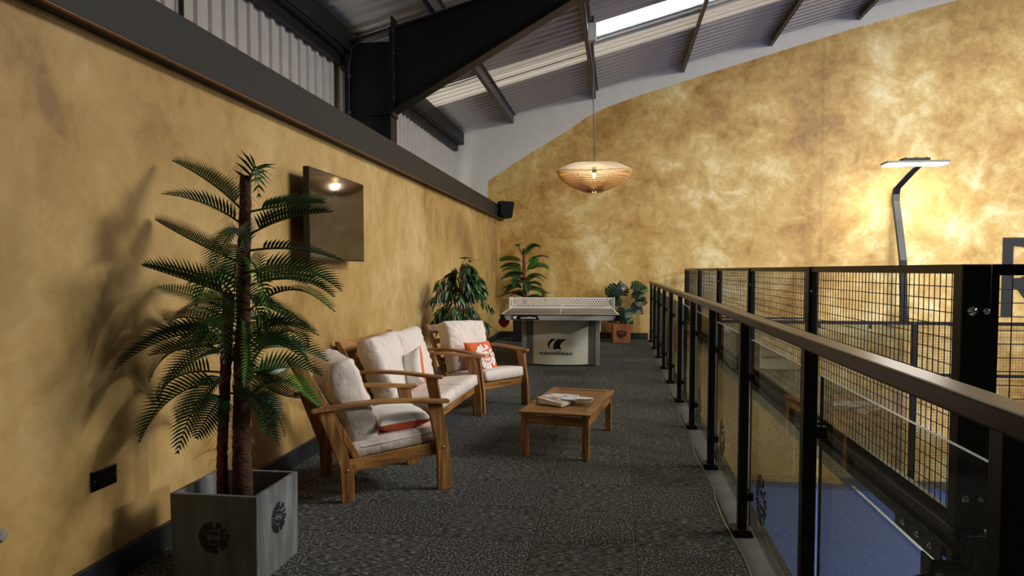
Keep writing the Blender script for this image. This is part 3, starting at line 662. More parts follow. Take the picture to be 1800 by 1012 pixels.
# ---------------- coffee table ----------------
ct=thing('coffee_table','low rectangular slatted teak coffee table on the carpet by the armchairs','coffee table',(-.35,5.47,0),R(-8.5))
cw,cl_=.52,1.08; zt=.33
for sx in (-1,1):
    for sy in (-1,1): MB().box((sx*(cw/2-.04),sy*(cl_/2-.05),(zt-.02)/2),(.048,.048,zt-.02)).obj('leg',wood('z'),ct,bevel=.003)
    MB().box((sx*(cw/2-.03),0,zt-.06),(.02,cl_-.12,.06)).obj('apron',wood('y'),ct,bevel=.002)
    MB().box((sx*(cw/2-.03),0,zt-.009),(.06,cl_,.018)).obj('top_frame_rail',wood('y'),ct,bevel=.002)
for sy in (-1,1):
    MB().box((0,sy*(cl_/2-.035),zt-.06),(cw-.12,.02,.06)).obj('apron',wood('x'),ct,bevel=.002)
    MB().box((0,sy*(cl_/2-.03),zt-.009),(cw-.122,.06,.018)).obj('top_frame_rail',wood('x'),ct,bevel=.002)
ns=19; sl=None
for k in range(ns):
    y=-(cl_-.13)/2+(cl_-.13)*(k+.5)/ns
    o=MB().box((0,0,zt-.011),(cw-.122,(cl_-.13)/ns-.008,.014)).obj('slat',wood('x'),ct,bevel=.0015) if sl is None else link_copy(sl,ct)
    if sl is None: sl=o
    o.location=(0,y,0)
MB().box((0,0,zt-.026),(.03,cl_-.1,.016)).obj('support_rail',wood('y'),ct)
# magazines
def picmat(name,seed,cols):
    m=bpy.data.materials.new(name); m.use_nodes=True; nt=m.node_tree; N=nt.nodes; b=N['Principled BSDF']; tc=N.new('ShaderNodeTexCoord'); mp=N.new('ShaderNodeMapping'); mp.inputs['Location'].default_value=(seed,seed*2,0); mp.inputs['Rotation'].default_value=(0,0,.6); mp.inputs['Scale'].default_value=(9,22,1)
    nt.links.new(tc.outputs['Object'],mp.inputs[0]); n=N.new('ShaderNodeTexVoronoi'); n.feature='SMOOTH_F1'; n.inputs['Scale'].default_value=1; nt.links.new(mp.outputs[0],n.inputs[0])
    n2=N.new('ShaderNodeTexNoise'); n2.inputs['Scale'].default_value=.6; n2.inputs['Detail'].default_value=5; nt.links.new(mp.outputs[0],n2.inputs[0])
    r=ramp(nt,cols,n2.outputs[0]); nt.links.new(r.outputs[0],b.inputs['Base Color']); b.inputs['Roughness'].default_value=.5; return m
pic1=picmat('magazine_print',3,[(.36,'#1b2228'),(.45,'#7d848a'),(.52,'#e9ecef'),(.6,'#f3f4f5')]); pic2=picmat('book_print',8,[(.35,'#30353a'),(.45,'#a8adb0'),(.5,'#c99a76'),(.56,'#eceded')])
paper=mat('paper_edge','#e5ddcb',.8)
mg=thing('magazine','glossy grey and white magazine lying behind the brown book','magazine',(-.43,5.545,zt),R(-4))
MB().box((0,0,.008),(.27,.2,.014)).obj('pages',paper,mg); MB().box((0,0,.0158),(.274,.204,.0015)).obj('cover',pic1,mg)
bk=thing('book','thick book with brown spine and picture cover on the coffee table','book',(-.44,5.30,zt),R(-30))
MB().box2((-.115,-.1,.004),(-.108,.1,.05)).obj('spine',mat('brown_board','#9a6235',.6),bk,bevel=.001)
MB().prism([(-.107,.004),(.11,.004),(.11,.02),(-.107,.046)],1,-.095,.095).obj('pages',paper,bk)
MB().prism([(-.112,.0465),(.118,.0205),(.118,.0235),(-.112,.05)],1,-.1,.1).obj('cover',pic2,bk)
m2=thing('magazine','white magazine with grey picture resting on the right of the book','magazine',(-.285,5.335,zt+.03),R(-6))
MB().box((0,0,.003),(.22,.16,.005)).obj('pages',paper,m2); MB().box((0,0,.0062),(.223,.163,.0012)).obj('cover',pic1,m2)
m2.rotation_euler=(0,R(2),R(-6)); 
# ---------------- table tennis table ----------------
tt=thing('table_tennis_table','grey outdoor table tennis table with white perforated steel net','games table',(-.80,10.52,0),R(3.4))
W2,L2=.7625,1.37
MB().box2((-W2,-L2,.745),(W2,L2,.76)).obj('table_top',tt_top,tt,bevel=.004)
mb=MB(); e=.002
mb.box2((-W2+.005,-L2+.005,.76),(-W2+.025,L2-.005,.76+e)).box2((W2-.025,-L2+.005,.76),(W2-.005,L2-.005,.76+e)).box2((-W2+.005,-L2+.005,.76),(W2-.005,-L2+.02,.76+e)).box2((-W2+.005,L2-.02,.76),(W2-.005,L2-.005,.76+e)).box2((-.003,-L2,.76),(.003,L2,.76+e))
mb.obj('court_marking',tt_line,tt)
mb=MB(); 
mb.prism([(-W2,.743),(W2,.743),(W2-.04,.68),(-W2+.03,.68)],1,-L2+.01,-L2+.035).prism([(-W2,.743),(W2,.743),(W2-.04,.68),(-W2+.04,.68)],1,L2-.035,L2-.01).box2((-W2+.01,-L2+.03,.69),(-W2+.03,L2-.03,.743)).box2((W2-.03,-L2+.03,.69),(W2-.01,L2-.03,.743)); mb.obj('apron',tt_sil,tt,bevel=.003)
for sx in (-1,1):
    for sy in (-1,1): MB().prism([(sx*(W2+.012),.747),(sx*(W2-.045),.747),(sx*(W2-.075),.675),(sx*(W2+.0),.675)],1,sy*(L2+.006),sy*(L2-.06)).obj('corner_cap',tvf_m,tt,bevel=.004)
# badge on the apron and lettering
def word(name,body,wd,h,m,parent,M,bold=.03):
    v,f,_=text_geo(body,bold); mb=MB(); mb.add([((x-.5)*wd,(y-.5)*h,0) for x,y in v],f,0,M); return mb.obj(name,m,parent,fixn=False)
def swoosh(mb,s,M):
    """two curved blades with flat tops, leaning like quotation marks"""
    def lag(y,q):
        xs=(0,.3,.6,1); r=0
        for i in range(4):
            w_=y[i]
            for j in range(4):
                if j!=i: w_*=(q-xs[j])/(xs[i]-xs[j])
            r+=w_
        return r
    n=16
    for L_,R_ in (((.40,.10,.02,.38),(.84,.42,.20,.42)),((1.0,.70,.57,.56),(1.82,1.42,1.23,1.38))):
        vs=[]
        for k in range(n+1):
            q=k/n; vs+=[((lag(L_,q)-.91)*s,(.5-q)*s,0),((max(lag(R_,q),lag(L_,q)+.01)-.91)*s,(.5-q)*s,0)]
        mb.add(vs,[(2*i,2*i+1,2*i+3,2*i+2) for i in range(n)],0,M)
    return mb
F0=Matrix.Rotation(R(90),4,'X')
bd=MB(); bd.prism([(-W2+.14,.742),(-W2+.47,.742),(-W2+.50,.686),(-W2+.14,.686)],1,-L2+.006,-L2+.010).obj('badge',tvf_m,tt)
word('lettering','cornilleau',.19,.026,wink_m,tt,Matrix.Translation((-W2+.355,-L2+.0045,.713))@F0,.02)
swoosh(MB(),.036,Matrix.Translation((-W2+.185,-L2+.0045,.714))@F0).obj('mark',wink_m,tt,fixn=False)
# base: curved front panels and box legs
for sg,nm in ((-1,'front_panel'),(1,'rear_panel')):
    mb=MB(); n=16; vs=[];fs=[]
    for k in range(n+1):
        x=-.385+.77*k/n; y=sg*(.62+.10*(1-(x/.385)**2)); vs+=[(x,y,.02),(x,y,.672),(x,y-sg*.01,.672),(x,y-sg*.01,.02)]
    for k in range(n):
        for j in range(4): fs.append((k*4+j,k*4+(j+1)%4,k*4+4+(j+1)%4,k*4+4+j))
    mb.add(vs,fs).obj(nm,mat('silver_panel','#dedcd2',.5,.0),tt)
for sx in (-1,1):
    mb=MB(); mb.box2((sx*.385,-.63,.01),(sx*.475,.63,.68)).obj('leg_inner',tt_leg,tt,bevel=.004)
    mb=MB(); mb.box2((sx*.476,-.64,.0),(sx*.54,.64,.68)).obj('leg_outer',tt_sil,tt,bevel=.006)
    MB().box2((sx*.541,-.3,.45),(sx*.565,.3,.66)).obj('bat_holder',tt_white,tt,bevel=.004)
    MB().lathe([(0,.004),(.006,.003),(.007,0)],10,M=T((sx*.425,-.631,.47),R(90),0,0)).obj('bolt',tvf_m,tt)
def ypan(x): return -(.62+.10*(1-(x/.385)**2))-.002
v,f,_=text_geo('cornilleau',.02); mb=MB(); mb.add([((x-.5)*.45-.065,ypan((x-.5)*.45-.065),.155+y*.055) for x,y in v],f); mb.obj('lettering',ink_m,tt,fixn=False)
mb=swoosh(MB(),.145,Matrix.Translation((-.05,0,.305))@F0); mb.v=[(x,ypan(x),z) for x,y,z in mb.v]; mb.obj('mark',ink_m,tt,fixn=False)
# perforated net
mb=MB(); rows_,cols_=4,38; z0,z1=.785,.905; x0,x1=-W2+.03,W2-.03; pz=(z1-z0)/rows_; px=(x1-x0)/(cols_+.5); hr=.0118
def plate(x0,x1,z0,z1): mb.add([(x0,0,z0),(x1,0,z0),(x1,0,z1),(x0,0,z1)],[(0,1,2,3)])
for r_ in range(rows_):
    off=.5*px*(r_%2)
    za,zb=z0+pz*r_,z0+pz*(r_+1)
    if off: plate(x0,x0+off,za,zb)
    else: plate(x1-.5*px,x1,za,zb)
    for c_ in range(cols_):
        xa=x0+off+px*c_; xb=xa+px; cx,cz=(xa+xb)/2,(za+zb)/2; vs=[];fs=[]; K=12
        for k in range(K):
            a=2*PI*k/K+PI/K*0; vs.append((cx+hr*math.cos(a),0,cz+hr*math.sin(a)))
        for k in range(K):
            a=2*PI*k/K; ca,sa=math.cos(a),math.sin(a); t_=min((px/2)/abs(ca) if abs(ca)>1e-6 else 9,(pz/2)/abs(sa) if abs(sa)>1e-6 else 9); vs.append((cx+t_*ca,0,cz+t_*sa))
        for k in range(K): fs.append((k,(k+1)%K,(k+1)%K+K,k+K))
        # fill the cell corners
        cor=[(xb,zb),(xa,zb),(xa,za),(xb,za)]
        for ci,(a_,b_) in enumerate(((1,2),(4,5),(7,8),(10,11))):
            vs.append((cor[ci][0],0,cor[ci][1])); fs.append((K+a_,len(vs)-1,K+b_))
        mb.add(vs,fs)
plate(-W2,x0,z0,z1); plate(x1,W2,z0,z1); plate(-W2,W2,.762,z0); plate(-W2,W2,z1,.922)
nt_=mb.obj('net',tt_white,tt,merge=True); sd=nt_.modifiers.new('thick','SOLIDIFY'); sd.thickness=.005; sd.offset=0
for sx in (-1,1): MB().box2((sx*(W2-.004),-.02,.755),(sx*(W2+.014),.02,.926)).box2((sx*(W2-.03),-.018,.80),(sx*(W2-.024),-.003,.90)).obj('net_post',tt_white,tt,bevel=.003)
bat=thing('table_tennis_bat','small red bat hung under the left end of the games table','bat',(-1.50,9.5,.62),R(10))
MB().prism([(.0,-.075),(.05,-.04),(.075,.0),(.07,.045),(.02,.065),(-.02,.065),(-.07,.045),(-.075,0),(-.05,-.04)],1,-.006,.006).obj('blade',mat('red_rubber','#8c1026',.5),bat,bevel=.002)
MB().box2((-.014,-.008,.06),(.014,.008,.072)).obj('handle',wood('z'),bat)
MB().tube([(0,0,.07),(0,0,.08)],.004,6).obj('hook',chrome_m,bat)
# ---------------- plants ----------------
def bez(a,b,c,t):
    # passes through b at t=.5
    q=b*2-(a+c)*.5; return a*(1-t)**2+q*2*t*(1-t)+c*t*t
def frond(B,M,Tp,name,m,parent,n=34,lmax=.15,wl=.011,seed=0,vee=.5,start=.12,xmin=-9):
    B,M,Tp=Vector(B),Vector(M),Vector(Tp); M=M.lerp((B+Tp)/2,.35)
    rnd=random.Random(seed); B,M,Tp=Vector(B),Vector(M),Vector(Tp); mb=MB(); P=[bez(B,M,Tp,k/14) for k in range(15)]
    mb.tube(P,[.0055*(1-.8*k/14) for k in range(15)],5,mi=1)
    roll=rnd.uniform(-.5,.5)
    for k in range(n):
        t=start+(1-start)*(k+.5)/n; p=bez(B,M,Tp,t); tg=(bez(B,M,Tp,min(1,t+.03))-bez(B,M,Tp,t-.03)).normalized()
        side=tg.cross(Vector((0,0,1)))
        if side.length<.2: side=tg.cross(Vector((0,1,0)))
        side.normalize(); nrm=side.cross(tg).normalized()
        if nrm.z<0: nrm=-nrm
        ln=lmax*(math.sin(PI*min(1,.18+t*.80))**.7)*(1-.12*rnd.random()); 
        if t>.93: ln*=.7
        for s in (-1,1):
            d=(side*s*math.cos(vee)+nrm*math.sin(vee)+tg*(.55+.75*t*t)).normalized(); d=(Matrix.Rotation(roll,3,tg)@d)
            d2=(d-Vector((0,0,1))*.22).normalized(); wv=tg.cross(nrm.cross(tg)).normalized() if False else tg
            w0=wl*.55; a=p; b=p+d*ln*.45; c_=p+d*ln*.45+d2*ln*.55
            u=tg; mb.add([a-u*w0*.6,a+u*w0*.6,b+u*wl*.5,b-u*wl*.5,c_],[(0,1,2,3),(3,2,4)],0)
    mb.v=[(max(x,xmin),y,z) for x,y,z in mb.v]
    return mb.obj(name,[m,stem_m],parent,fixn=False)
PALM=[([-1.621,2.93,1.593],[-1.809,3.011,1.729],[-2.064,3.11,1.839]),([-1.609,2.93,1.519],[-1.748,2.876,1.629],[-1.913,2.81,1.652]),([-1.633,2.93,1.36],[-1.914,2.984,1.468],[-2.12,3.05,1.562]),([-1.663,2.93,1.215],[-1.831,2.849,1.286],[-1.973,2.75,1.347]),([-1.701,2.93,1.16],[-1.891,2.984,1.212],[-2.113,3.05,1.253]),([-1.581,2.93,1.583],[-1.417,2.984,1.62],[-1.288,3.05,1.627]),([-1.583,2.93,1.484],[-1.389,2.885,1.562],[-1.166,2.83,1.567]),([-1.584,2.93,1.414],[-1.371,2.952,1.434],[-1.17,2.98,1.362]),([-1.586,2.93,1.32],[-1.394,3.029,1.36],[-1.258,3.15,1.23]),([-1.614,2.93,1.253],[-1.344,2.863,1.32],[-1.144,2.78,1.219]),([-1.6,2.93,1.145],[-1.372,2.894,1.296],[-1.169,2.85,1.154]),([-1.684,2.93,1.077],[-2.073,3.042,1.143],[-2.12,3.18,1.013]),([-1.712,2.93,1.034],[-1.904,2.831,1.075],[-2.081,2.71,0.91]),([-1.713,2.93,0.976],[-1.987,2.952,1.007],[-2.12,2.98,0.817]),([-1.715,2.93,0.874],[-2.011,2.984,0.873],[-2.12,3.05,0.706]),([-1.697,2.93,0.832],[-1.946,2.885,0.813],[-2.061,2.83,0.576]),([-1.688,2.93,0.875],[-1.768,2.795,0.807],[-1.751,2.63,0.588]),([-1.593,2.93,0.915],[-1.376,2.818,1.125],[-1.212,2.68,1.023]),([-1.594,2.93,0.844],[-1.473,3.011,0.919],[-1.342,3.11,0.838]),([-1.596,2.93,0.776],[-1.43,2.921,0.894],[-1.255,2.91,0.731]),([-1.604,2.93,0.902],[-1.561,3.02,0.831],[-1.521,3.13,0.868]),([-1.703,2.93,0.786],[-1.517,2.786,0.791],[-1.31,2.61,0.642]),([-1.596,2.93,0.751],[-1.512,2.975,0.757],[-1.488,3.03,0.571]),([-1.616,2.93,1.439],[-1.582,2.795,1.411],[-1.494,2.63,1.137]),([-1.607,2.93,1.34],[-1.491,2.804,1.387],[-1.354,2.65,1.137]),([-1.629,2.93,1.165],[-1.648,2.804,1.22],[-1.55,2.65,0.952]),([-1.616,2.93,1.115],[-1.616,3.056,1.107],[-1.511,3.21,1.057]),([-1.644,2.93,1.04],[-1.883,3.056,1.104],[-2.12,3.21,0.951]),([-1.601,2.93,1.637],[-1.533,2.908,1.848],[-1.514,2.88,1.631]),([-1.668,2.93,1.215],[-1.719,2.84,1.34],[-1.719,2.73,1.175]),([-1.673,2.93,1.202],[-1.533,2.831,1.267],[-1.398,2.71,1.04]),([-1.674,2.93,1.19],[-1.844,2.998,1.212],[-2.07,3.08,1.101]),([-1.685,2.93,1.014],[-1.834,2.885,0.991],[-2.008,2.83,0.957]),([-1.592,2.93,0.99],[-1.507,2.975,1.037],[-1.361,3.03,0.906]),([-1.609,2.93,1.514],[-1.638,2.84,1.485],[-1.647,2.73,1.339]),([-1.687,2.93,0.913],[-1.671,2.975,0.959],[-1.596,3.03,0.693]),([-1.611,2.93,1.39],[-1.56,2.795,1.505],[-1.517,2.63,1.451]),([-1.607,2.93,1.315],[-1.437,2.795,1.339],[-1.188,2.63,1.273]),([-1.614,2.93,1.215],[-1.578,3.065,1.159],[-1.448,3.23,1.056]),([-1.63,2.93,1.115],[-1.511,2.782,1.031],[-1.439,2.6,0.871]),([-1.683,2.93,1.115],[-1.67,2.795,1.124],[-1.698,2.63,0.952]),([-1.7,2.93,0.963],[-1.751,2.795,0.978],[-1.799,2.63,0.858]),([-1.593,2.93,0.89],[-1.457,2.818,0.811],[-1.241,2.68,0.817]),([-1.703,2.93,0.786],[-1.718,2.818,0.731],[-1.699,2.68,0.641]),([-1.618,2.93,1.015],[-1.777,3.065,0.999],[-2.12,3.23,1.005]),([-1.598,2.93,0.965],[-1.498,3.065,1.003],[-1.364,3.23,0.893]),([-1.704,2.93,0.76],[-1.939,3.042,0.734],[-2.12,3.18,0.589]),([-1.591,2.93,1.04],[-1.468,2.952,1.115],[-1.297,2.98,1.04]),([-1.627,2.93,1.265],[-1.798,3.065,1.34],[-2.076,3.23,1.258]),([-1.697,2.93,1.114],[-1.943,3.065,1.182],[-2.12,3.23,1.088]),([-1.606,2.93,0.788],[-1.447,2.795,0.743],[-1.363,2.63,0.676])]
PALM2=[[[-1.697,13.2,1.562],[-1.803,13.2,1.689],[-1.814,13.2,1.795]],[[-1.697,13.2,1.531],[-1.553,13.15,1.792],[-1.389,13.1,1.737]],[[-1.697,13.2,1.478],[-1.989,13.225,1.564],[-2.176,13.25,1.501]],[[-1.697,13.2,1.415],[-1.452,13.2,1.604],[-1.24,13.2,1.551]],[[-1.696,13.2,1.351],[-1.946,13.15,1.457],[-2.13,13.1,1.362]],[[-1.696,13.2,1.267],[-1.961,13.25,1.373],[-2.141,13.3,1.287]],[[-1.686,13.2,1.288],[-1.399,13.2,1.456],[-1.251,13.2,1.341]],[[-1.696,13.2,1.182],[-1.932,13.2,1.245],[-2.136,13.2,1.139]],[[-1.686,13.2,1.182],[-1.449,13.175,1.246],[-1.245,13.15,1.152]],[[-1.696,13.2,1.108],[-1.86,13.075,1.109],[-1.843,12.95,1.007]],[[-1.686,13.2,1.055],[-1.499,13.15,1.267],[-1.282,13.1,1.058]],[[-1.686,13.2,1.002],[-1.451,13.2,0.929],[-1.207,13.2,0.888]],[[-1.696,13.2,1.002],[-1.932,13.2,1.054],[-2.093,13.2,0.841]],[[-1.696,13.2,1.055],[-1.645,13.05,1.163],[-1.595,12.9,0.875]],[[-1.696,13.2,0.949],[-1.49,13.075,1.006],[-1.371,12.95,0.905]],[[-1.696,13.2,0.949],[-1.993,13.25,0.893],[-2.25,13.3,0.793]],[[-1.696,13.2,0.896],[-1.403,13.25,1.055],[-1.323,13.3,0.735]],[[-1.696,13.2,1.319],[-1.499,13.15,1.372],[-1.494,13.1,1.581]]]
pt=thing('potted_palm','tall artificial cycas palm in a square concrete planter by the left wall','potted palm',(-1.675,2.93,0),R(0))
pt.location=(0,0,0)
def px_(x): return x
# planter shell, slightly tapered
C=(-1.672,2.942); hw=.196
mb=MB(); o_=hw; i_=hw-.022
def ring(h,z): return [(C[0]-h,C[1]-h,z),(C[0]+h,C[1]-h,z),(C[0]+h,C[1]+h,z),(C[0]-h,C[1]+h,z)]
vs=ring(o_-.004,.0)+ring(o_,.385)+ring(i_,.385)+ring(i_-.004,.27)
fs=[(0,1,2,3)]+[(a,(a+1)%4,(a+1)%4+4,a+4) for a in range(4)]+[(a+4,(a+1)%4+4,(a+1)%4+8,a+8) for a in range(4)]+[(a+8,(a+1)%4+8,(a+1)%4+12,a+12) for a in range(4)]
mb.add(vs,fs); pl=mb.obj('planter',planter_m,pt,bevel=.004)
MB().box((C[0],C[1],.26),(i_*2-.01,i_*2-.01,.02)).obj('soil',soil_m,pt)
logo('emblem',.068,ink_m,pt,Matrix.Translation((C[0],C[1]-o_-.0005,.205))@Matrix.Rotation(R(89.4),4,'X'))
logo('emblem',.068,ink_m,pt,Matrix.Translation((C[0]+o_+.0005,C[1],.235))@Matrix.Rotation(R(90),4,'Z')@Matrix.Rotation(R(89.4),4,'X')@Matrix.Rotation(R(-20),4,'Z'))
def trunk(P,rs,name,m):
    P=[Vector(p) for p in P]; n=40; pts=[];rr=[]
    for k in range(n+1):
        t=k/n*(len(P)-1); i=min(int(t),len(P)-2); f=t-i; pts.append(P[i].lerp(P[i+1],f)+Vector((noise.noise(Vector((k*.5,1,0)))*.004,noise.noise(Vector((k*.5,2,0)))*.004,0))); rr.append((rs[i]*(1-f)+rs[i+1]*f)*(1+.10*(k%2)+.08*noise.noise(Vector((k*.9,3,1)))))
    MB().tube(pts,rr,12).obj(name,m,pt,smooth=True)
trunk([(-1.735,2.93,.26),(-1.735,2.93,.5),(-1.71,2.92,.8),(-1.683,2.92,1.225)],[.026,.022,.022,.024],'trunk',barkr_m)
trunk([(-1.635,2.93,.26),(-1.64,2.93,.6),(-1.62,2.93,1.2),(-1.60,2.93,1.74)],[.040,.036,.028,.022],'trunk',bark_m)
trunk([(-1.675,2.96,.26),(-1.672,2.96,.5),(-1.66,2.95,.8),(-1.655,2.94,1.0)],[.028,.026,.022,.018],'trunk',bark_m)
for k,(B,M_,T_) in enumerate(PALM):
    ln=(Vector(B)-Vector(T_)).length
    frond(B,M_,T_,'frond',(leaf_m,leafd_m,leafd_m,leaf_m,leafl_m)[k%5],pt,n=int(8+ln*38),lmax=.125 if ln>.25 else .10,wl=.0145,seed=k,vee=(.95,.35,.7)[k%3],xmin=-2.118)
rnd=random.Random(3); mb=MB()
for k in range(130):
    tr=rnd.choice([(-1.735,.35,.75),(-1.64,.5,1.0),(-1.60,1.5,1.78),(-1.63,.55,.9)]); p=Vector((tr[0],2.91,rnd.uniform(tr[1],tr[2]))); d=Vector((rnd.uniform(-1,1),rnd.uniform(-1,.3),rnd.uniform(-.8,.4)))
    pts=[p]
    for q in range(4): d=d+Vector((rnd.uniform(-.5,.5),rnd.uniform(-.5,.5),-.25)); pts.append(pts[-1]+d.normalized()*rnd.uniform(.015,.035))
    mb.tube(pts,.0007,3,cap=False)
mb.obj('fibre',hair_m,pt,kind='stuff',fixn=False)
# small palm in the far corner
p2=thing('potted_palm','smaller cycas palm in the far corner behind the games table','potted palm',(0,0,0))
def pot(t,c,h,hwd,m,lg=None):
    mb=MB(); 
    def rg(q,z): return [(c[0]-q,c[1]-q,z),(c[0]+q,c[1]-q,z),(c[0]+q,c[1]+q,z),(c[0]-q,c[1]+q,z)]
    vs=rg(hwd*.94,0)+rg(hwd,h)+rg(hwd-.02,h)+rg(hwd-.022,h-.06); fs=[(0,1,2,3)]+[(a+b*4,(a+1)%4+b*4,(a+1)%4+4+b*4,a+4+b*4) for b in range(3) for a in range(4)]+[(12,13,14,15)]
    mb.add(vs,fs).obj('pot',m,t,bevel=.004); MB().box((c[0],c[1],h-.05),(hwd*2-.05,hwd*2-.05,.012)).obj('soil',soil_m,t)
pot(p2,(-1.70,13.2),.40,.19,mat('black_pot','#151515',.5))
MB().tube([(-1.70,13.2,.35),(-1.69,13.2,.9),(-1.705,13.2,1.3),(-1.715,13.2,1.72)],[.045,.04,.03,.02],10).obj('trunk',barkr_m,p2,smooth=True)
for k,(B,M_,T_) in enumerate(PALM2):
    frond(B,M_,T_,'frond',(leaf_m,leafd_m,leafl_m)[k%3],p2,n=22,lmax=.17,wl=.024,seed=k+50,vee=.2+.2*(k%2))
for k in range(10):
    a=k*2.4; B=Vector((-1.7,13.2,.75+.05*k)); Tq=B+Vector((math.cos(a)*.4,math.sin(a)*.28,.02)); frond(B,(B+Tq)/2+Vector((0,0,.1)),Tq,'frond',(leaf_m,leafd_m)[k%2],p2,n=20,lmax=.15,wl=.024,seed=k+90)
# weeping fig
fg=thing('potted_fig','leafy long leaved fig tree with drooping foliage behind the far armchair','potted tree',(-1.78,8.0,0))
pot(fg,(0,0),.32,.15,mat('black_pot','#151515',.5))
MB().tube([(0,0,.28),(.01,0,.7),(-.01,0,1.0),(.03,0,1.3)],[.018,.016,.013,.006],8).obj('stem',bark_m,fg,smooth=True)
MB().tube([(.03,.02,.28),(.045,.02,.7),(.04,0,1.0),(-.02,0,1.25)],[.012,.011,.01,.005],8).obj('stem',bark_m,fg,smooth=True)
lv=[]
for k,(mm_,bend) in enumerate(((leaf_m,.2),(leafd_m,.3),(leafl_m,.15))):
    mb=MB(); W_=[.0,.011,.0145,.011,0]; vs=[];L_=.15
    for i in range(5):
        q=i/4; z=-bend*.25*q*q*L_*3; vs+=[(-W_[i],q*L_,z+.003*(1 if 0<i<4 else 0)),(0,q*L_,z-.0),(W_[i],q*L_,z+.003*(1 if 0<i<4 else 0))]
    fs=[(3*i+j,3*i+j+1,3*i+j+4,3*i+j+3) for i in range(4) for j in (0,1)]
    mb.add(vs,fs); lv.append((mb,mm_))
rnd=random.Random(11); twigs=MB(); protoL=[None]*3; bulk=MB(); cnt=0
def leafM(p,d,s):
    y=Vector(d).normalized(); x=y.cross(Vector((0,0,1))); x=x.normalized() if x.length>.1 else Vector((1,0,0)); x=(Matrix.Rotation(rnd.uniform(-.9,.9),3,y)@x); z=x.cross(y)
    return Matrix.Translation(p)@Matrix(((x.x,y.x,z.x,0),(x.y,y.y,z.y,0),(x.z,y.z,z.z,0),(0,0,0,1)))@Matrix.Scale(s,4)
for b in range(74):
    z0=rnd.uniform(.62,1.34); a=rnd.uniform(0,2*PI); q=(z0-.5)/.9
    rad=(.37 if z0<1.1 else .33*(1.42-z0)/.32+.05)*rnd.uniform(.5,1.05); 
    B=Vector((0.01,0,z0-.08)); E_=Vector((math.cos(a)*rad,math.sin(a)*rad,z0+.10*rnd.random())); Mi=(B+E_)/2+Vector((0,0,.1))
    if E_.x<-.33: E_.x=-.31
    twigs.tube([bez(B,Mi,E_,t/5) for t in range(6)],.0028,4,cap=False)
    for k in range(13):
        t=.35+.65*k/12; p=bez(B,Mi,E_,t); aa=a+rnd.uniform(-1.3,1.3); dr=Vector((math.cos(aa)*.55,math.sin(aa)*.55,-rnd.uniform(.3,1.5))); M_=leafM(p,dr,rnd.uniform(.75,1.1))
        tip=M_@Vector((0,.15,0))
        if tip.x<-.365: continue
        front=(p.y<.12); j=rnd.choice([0,0,1,1,2])
        if front and cnt<285 and rnd.random()<.6:
            if protoL[j] is None: o=lv[j][0].obj('leaf',lv[j][1],fg,fixn=False,smooth=True); protoL[j]=o
            else: o=link_copy(protoL[j],fg)
            o.matrix_local=M_; cnt+=1
        else: bulk.add([M_@Vector(q_) for q_ in lv[0][0].v],lv[0][0].f,j)
for k in range(9): # crown sprig
    p=Vector((.03+.012*k,0,1.3+.02*k)); M_=leafM(p,(math.cos(k*1.9),math.sin(k*1.9)*.6,-.5 if k<6 else .1),.95); bulk.add([M_@Vector(q_) for q_ in lv[0][0].v],lv[0][0].f,k%3)
twigs.tube([(.03,0,1.28),(.02,0,1.38),(.08,0,1.47),(.14,0,1.46)],.003,4)
bulk.obj('foliage',[leaf_m,leafd_m,leafl_m],fg,kind='stuff',fixn=False); twigs.obj('twig',bark_m,fg,fixn=False)
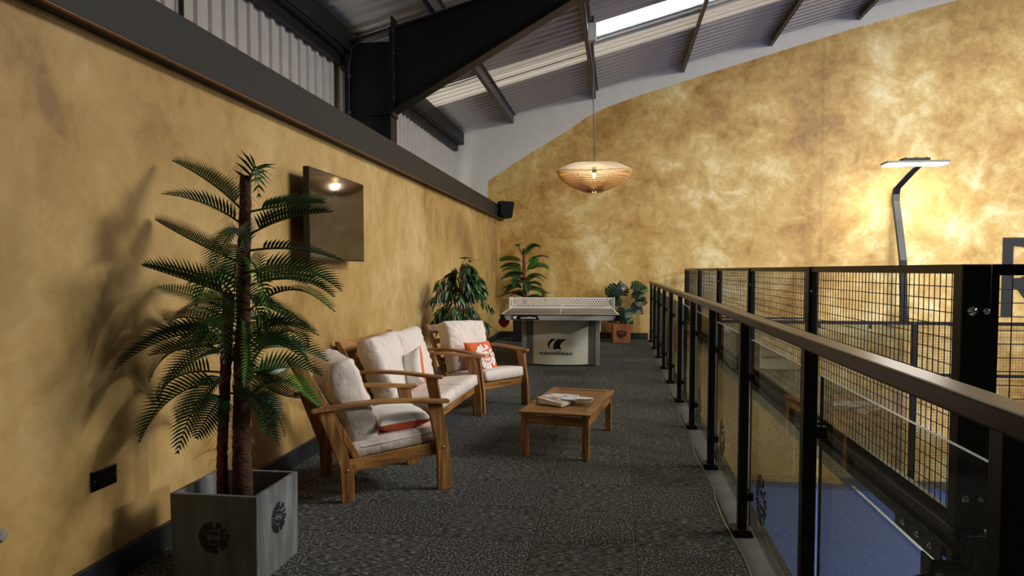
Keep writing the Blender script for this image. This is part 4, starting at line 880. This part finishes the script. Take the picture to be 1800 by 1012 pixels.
# monstera
ms=thing('potted_monstera','monstera with large split leaves in a copper pot with black emblem beside the balustrade','potted plant',(.085,13.3,0),R(6))
pot(ms,(0,0),.345,.165,pot_m)
logo('emblem',.095,ink_m,ms,Matrix.Translation((-.005,-.163,.185))@Matrix.Rotation(R(88),4,'X'))
def mleaf(c,s,n_,up_,m,seed,base=(0,0,.3)):
    """split leaf: heart outline with deep notches, folded along the midrib"""
    mb=MB(); vs=[];fs=[]; K=6
    def W(t): return .5*math.sin(PI*min(1,.08+t*.92)**.75)**.8
    for sd in (-1,1):
        for k in range(K):
            t0=k/K; t1=(k+.8)/K
            r0=W(t0)*(1.0);r1=W(t1)
            lag=.12
            q=[(0,t0),(0,(k+1)/K),(sd*r1*.5,(t1+.02)-.03),(sd*r0*.45 if r0>.02 else sd*.02,t0-.03)]
            q2=[(sd*max(r0,.05)*.45,t0-.03),(sd*r1*.5,t1-.01),(sd*r1,t1-lag*.6),(sd*max(r0,.1),t0-lag*.5)]
            for Q in (q,q2): o=len(vs); vs+=[(x,y,abs(x)*-.18-(y-.4)**2*.35) for x,y in Q]; fs.append((o,o+1,o+2,o+3))
    n_=Vector(n_).normalized(); u=Vector(up_); u=(u-n_*u.dot(n_)).normalized(); r_=u.cross(n_)
    Mx=Matrix(((r_.x,u.x,n_.x,c[0]),(r_.y,u.y,n_.y,c[1]),(r_.z,u.z,n_.z,c[2]),(0,0,0,1)))@Matrix.Scale(s,4)@Matrix.Translation((0,-.15,0))
    vs=[tuple(Mx.inverted()@Vector((min((Mx@Vector(q)).x,.475),min((Mx@Vector(q)).y,.36),(Mx@Vector(q)).z))) for q in vs]
    lf=mb.add(vs,fs,0,Mx).obj('leaf',m,ms,fixn=False,smooth=False)
    a=Vector(base); b=Mx@Vector((0,0,0)); MB().tube([bez(a,(a+b)/2+Vector((0,0,.08)),b,t/6) for t in range(7)],.005,5).obj('leaf_stalk',stem_m,ms)
LV=[((-.10,-.05,1.0),.30,(-.2,-1,.35),(-.5,0,-.7),1),((.23,-.05,1.06),.27,(.1,-.8,.8),(.8,0,-.2),0),((.36,-.03,1.02),.25,(.2,-.7,.9),(1,0,-.3),2),((.27,-.08,.93),.25,(.1,-1,.3),(.7,0,-.5),1),((.30,-.06,.77),.24,(.1,-.7,.6),(.8,0,-.15),1),((.22,-.1,.66),.26,(.1,-.8,.4),(.6,0,-.5),1),((.04,-.16,.60),.30,(-.05,-1,.25),(.1,0,-1),0),((-.13,-.1,.50),.22,(-.3,-.9,.3),(-.5,0,-.5),1),((-.06,-.02,.80),.26,(-.2,-1,.4),(-.7,0,-.4),1),((-.26,0,.90),.16,(.9,-.4,.1),(0,0,1),1),((.02,.08,.9),.28,(0,-1,.2),(-.1,0,.9),0),((.12,.02,.45),.2,(.3,-1,.3),(.6,0,-.6),0)]
mon=[mat('monstera_leaf','#15381d',.24,var=.4,vscale=14,spec=.6),mat('monstera_leaf_dark','#0d2714',.24,var=.4,vscale=14,spec=.6),mat('monstera_leaf_light','#3f7a1e',.45)]
for k,(c,s,n_,u_,mi) in enumerate(LV): mleaf(c,s*1.05,n_,u_,mon[mi],k)
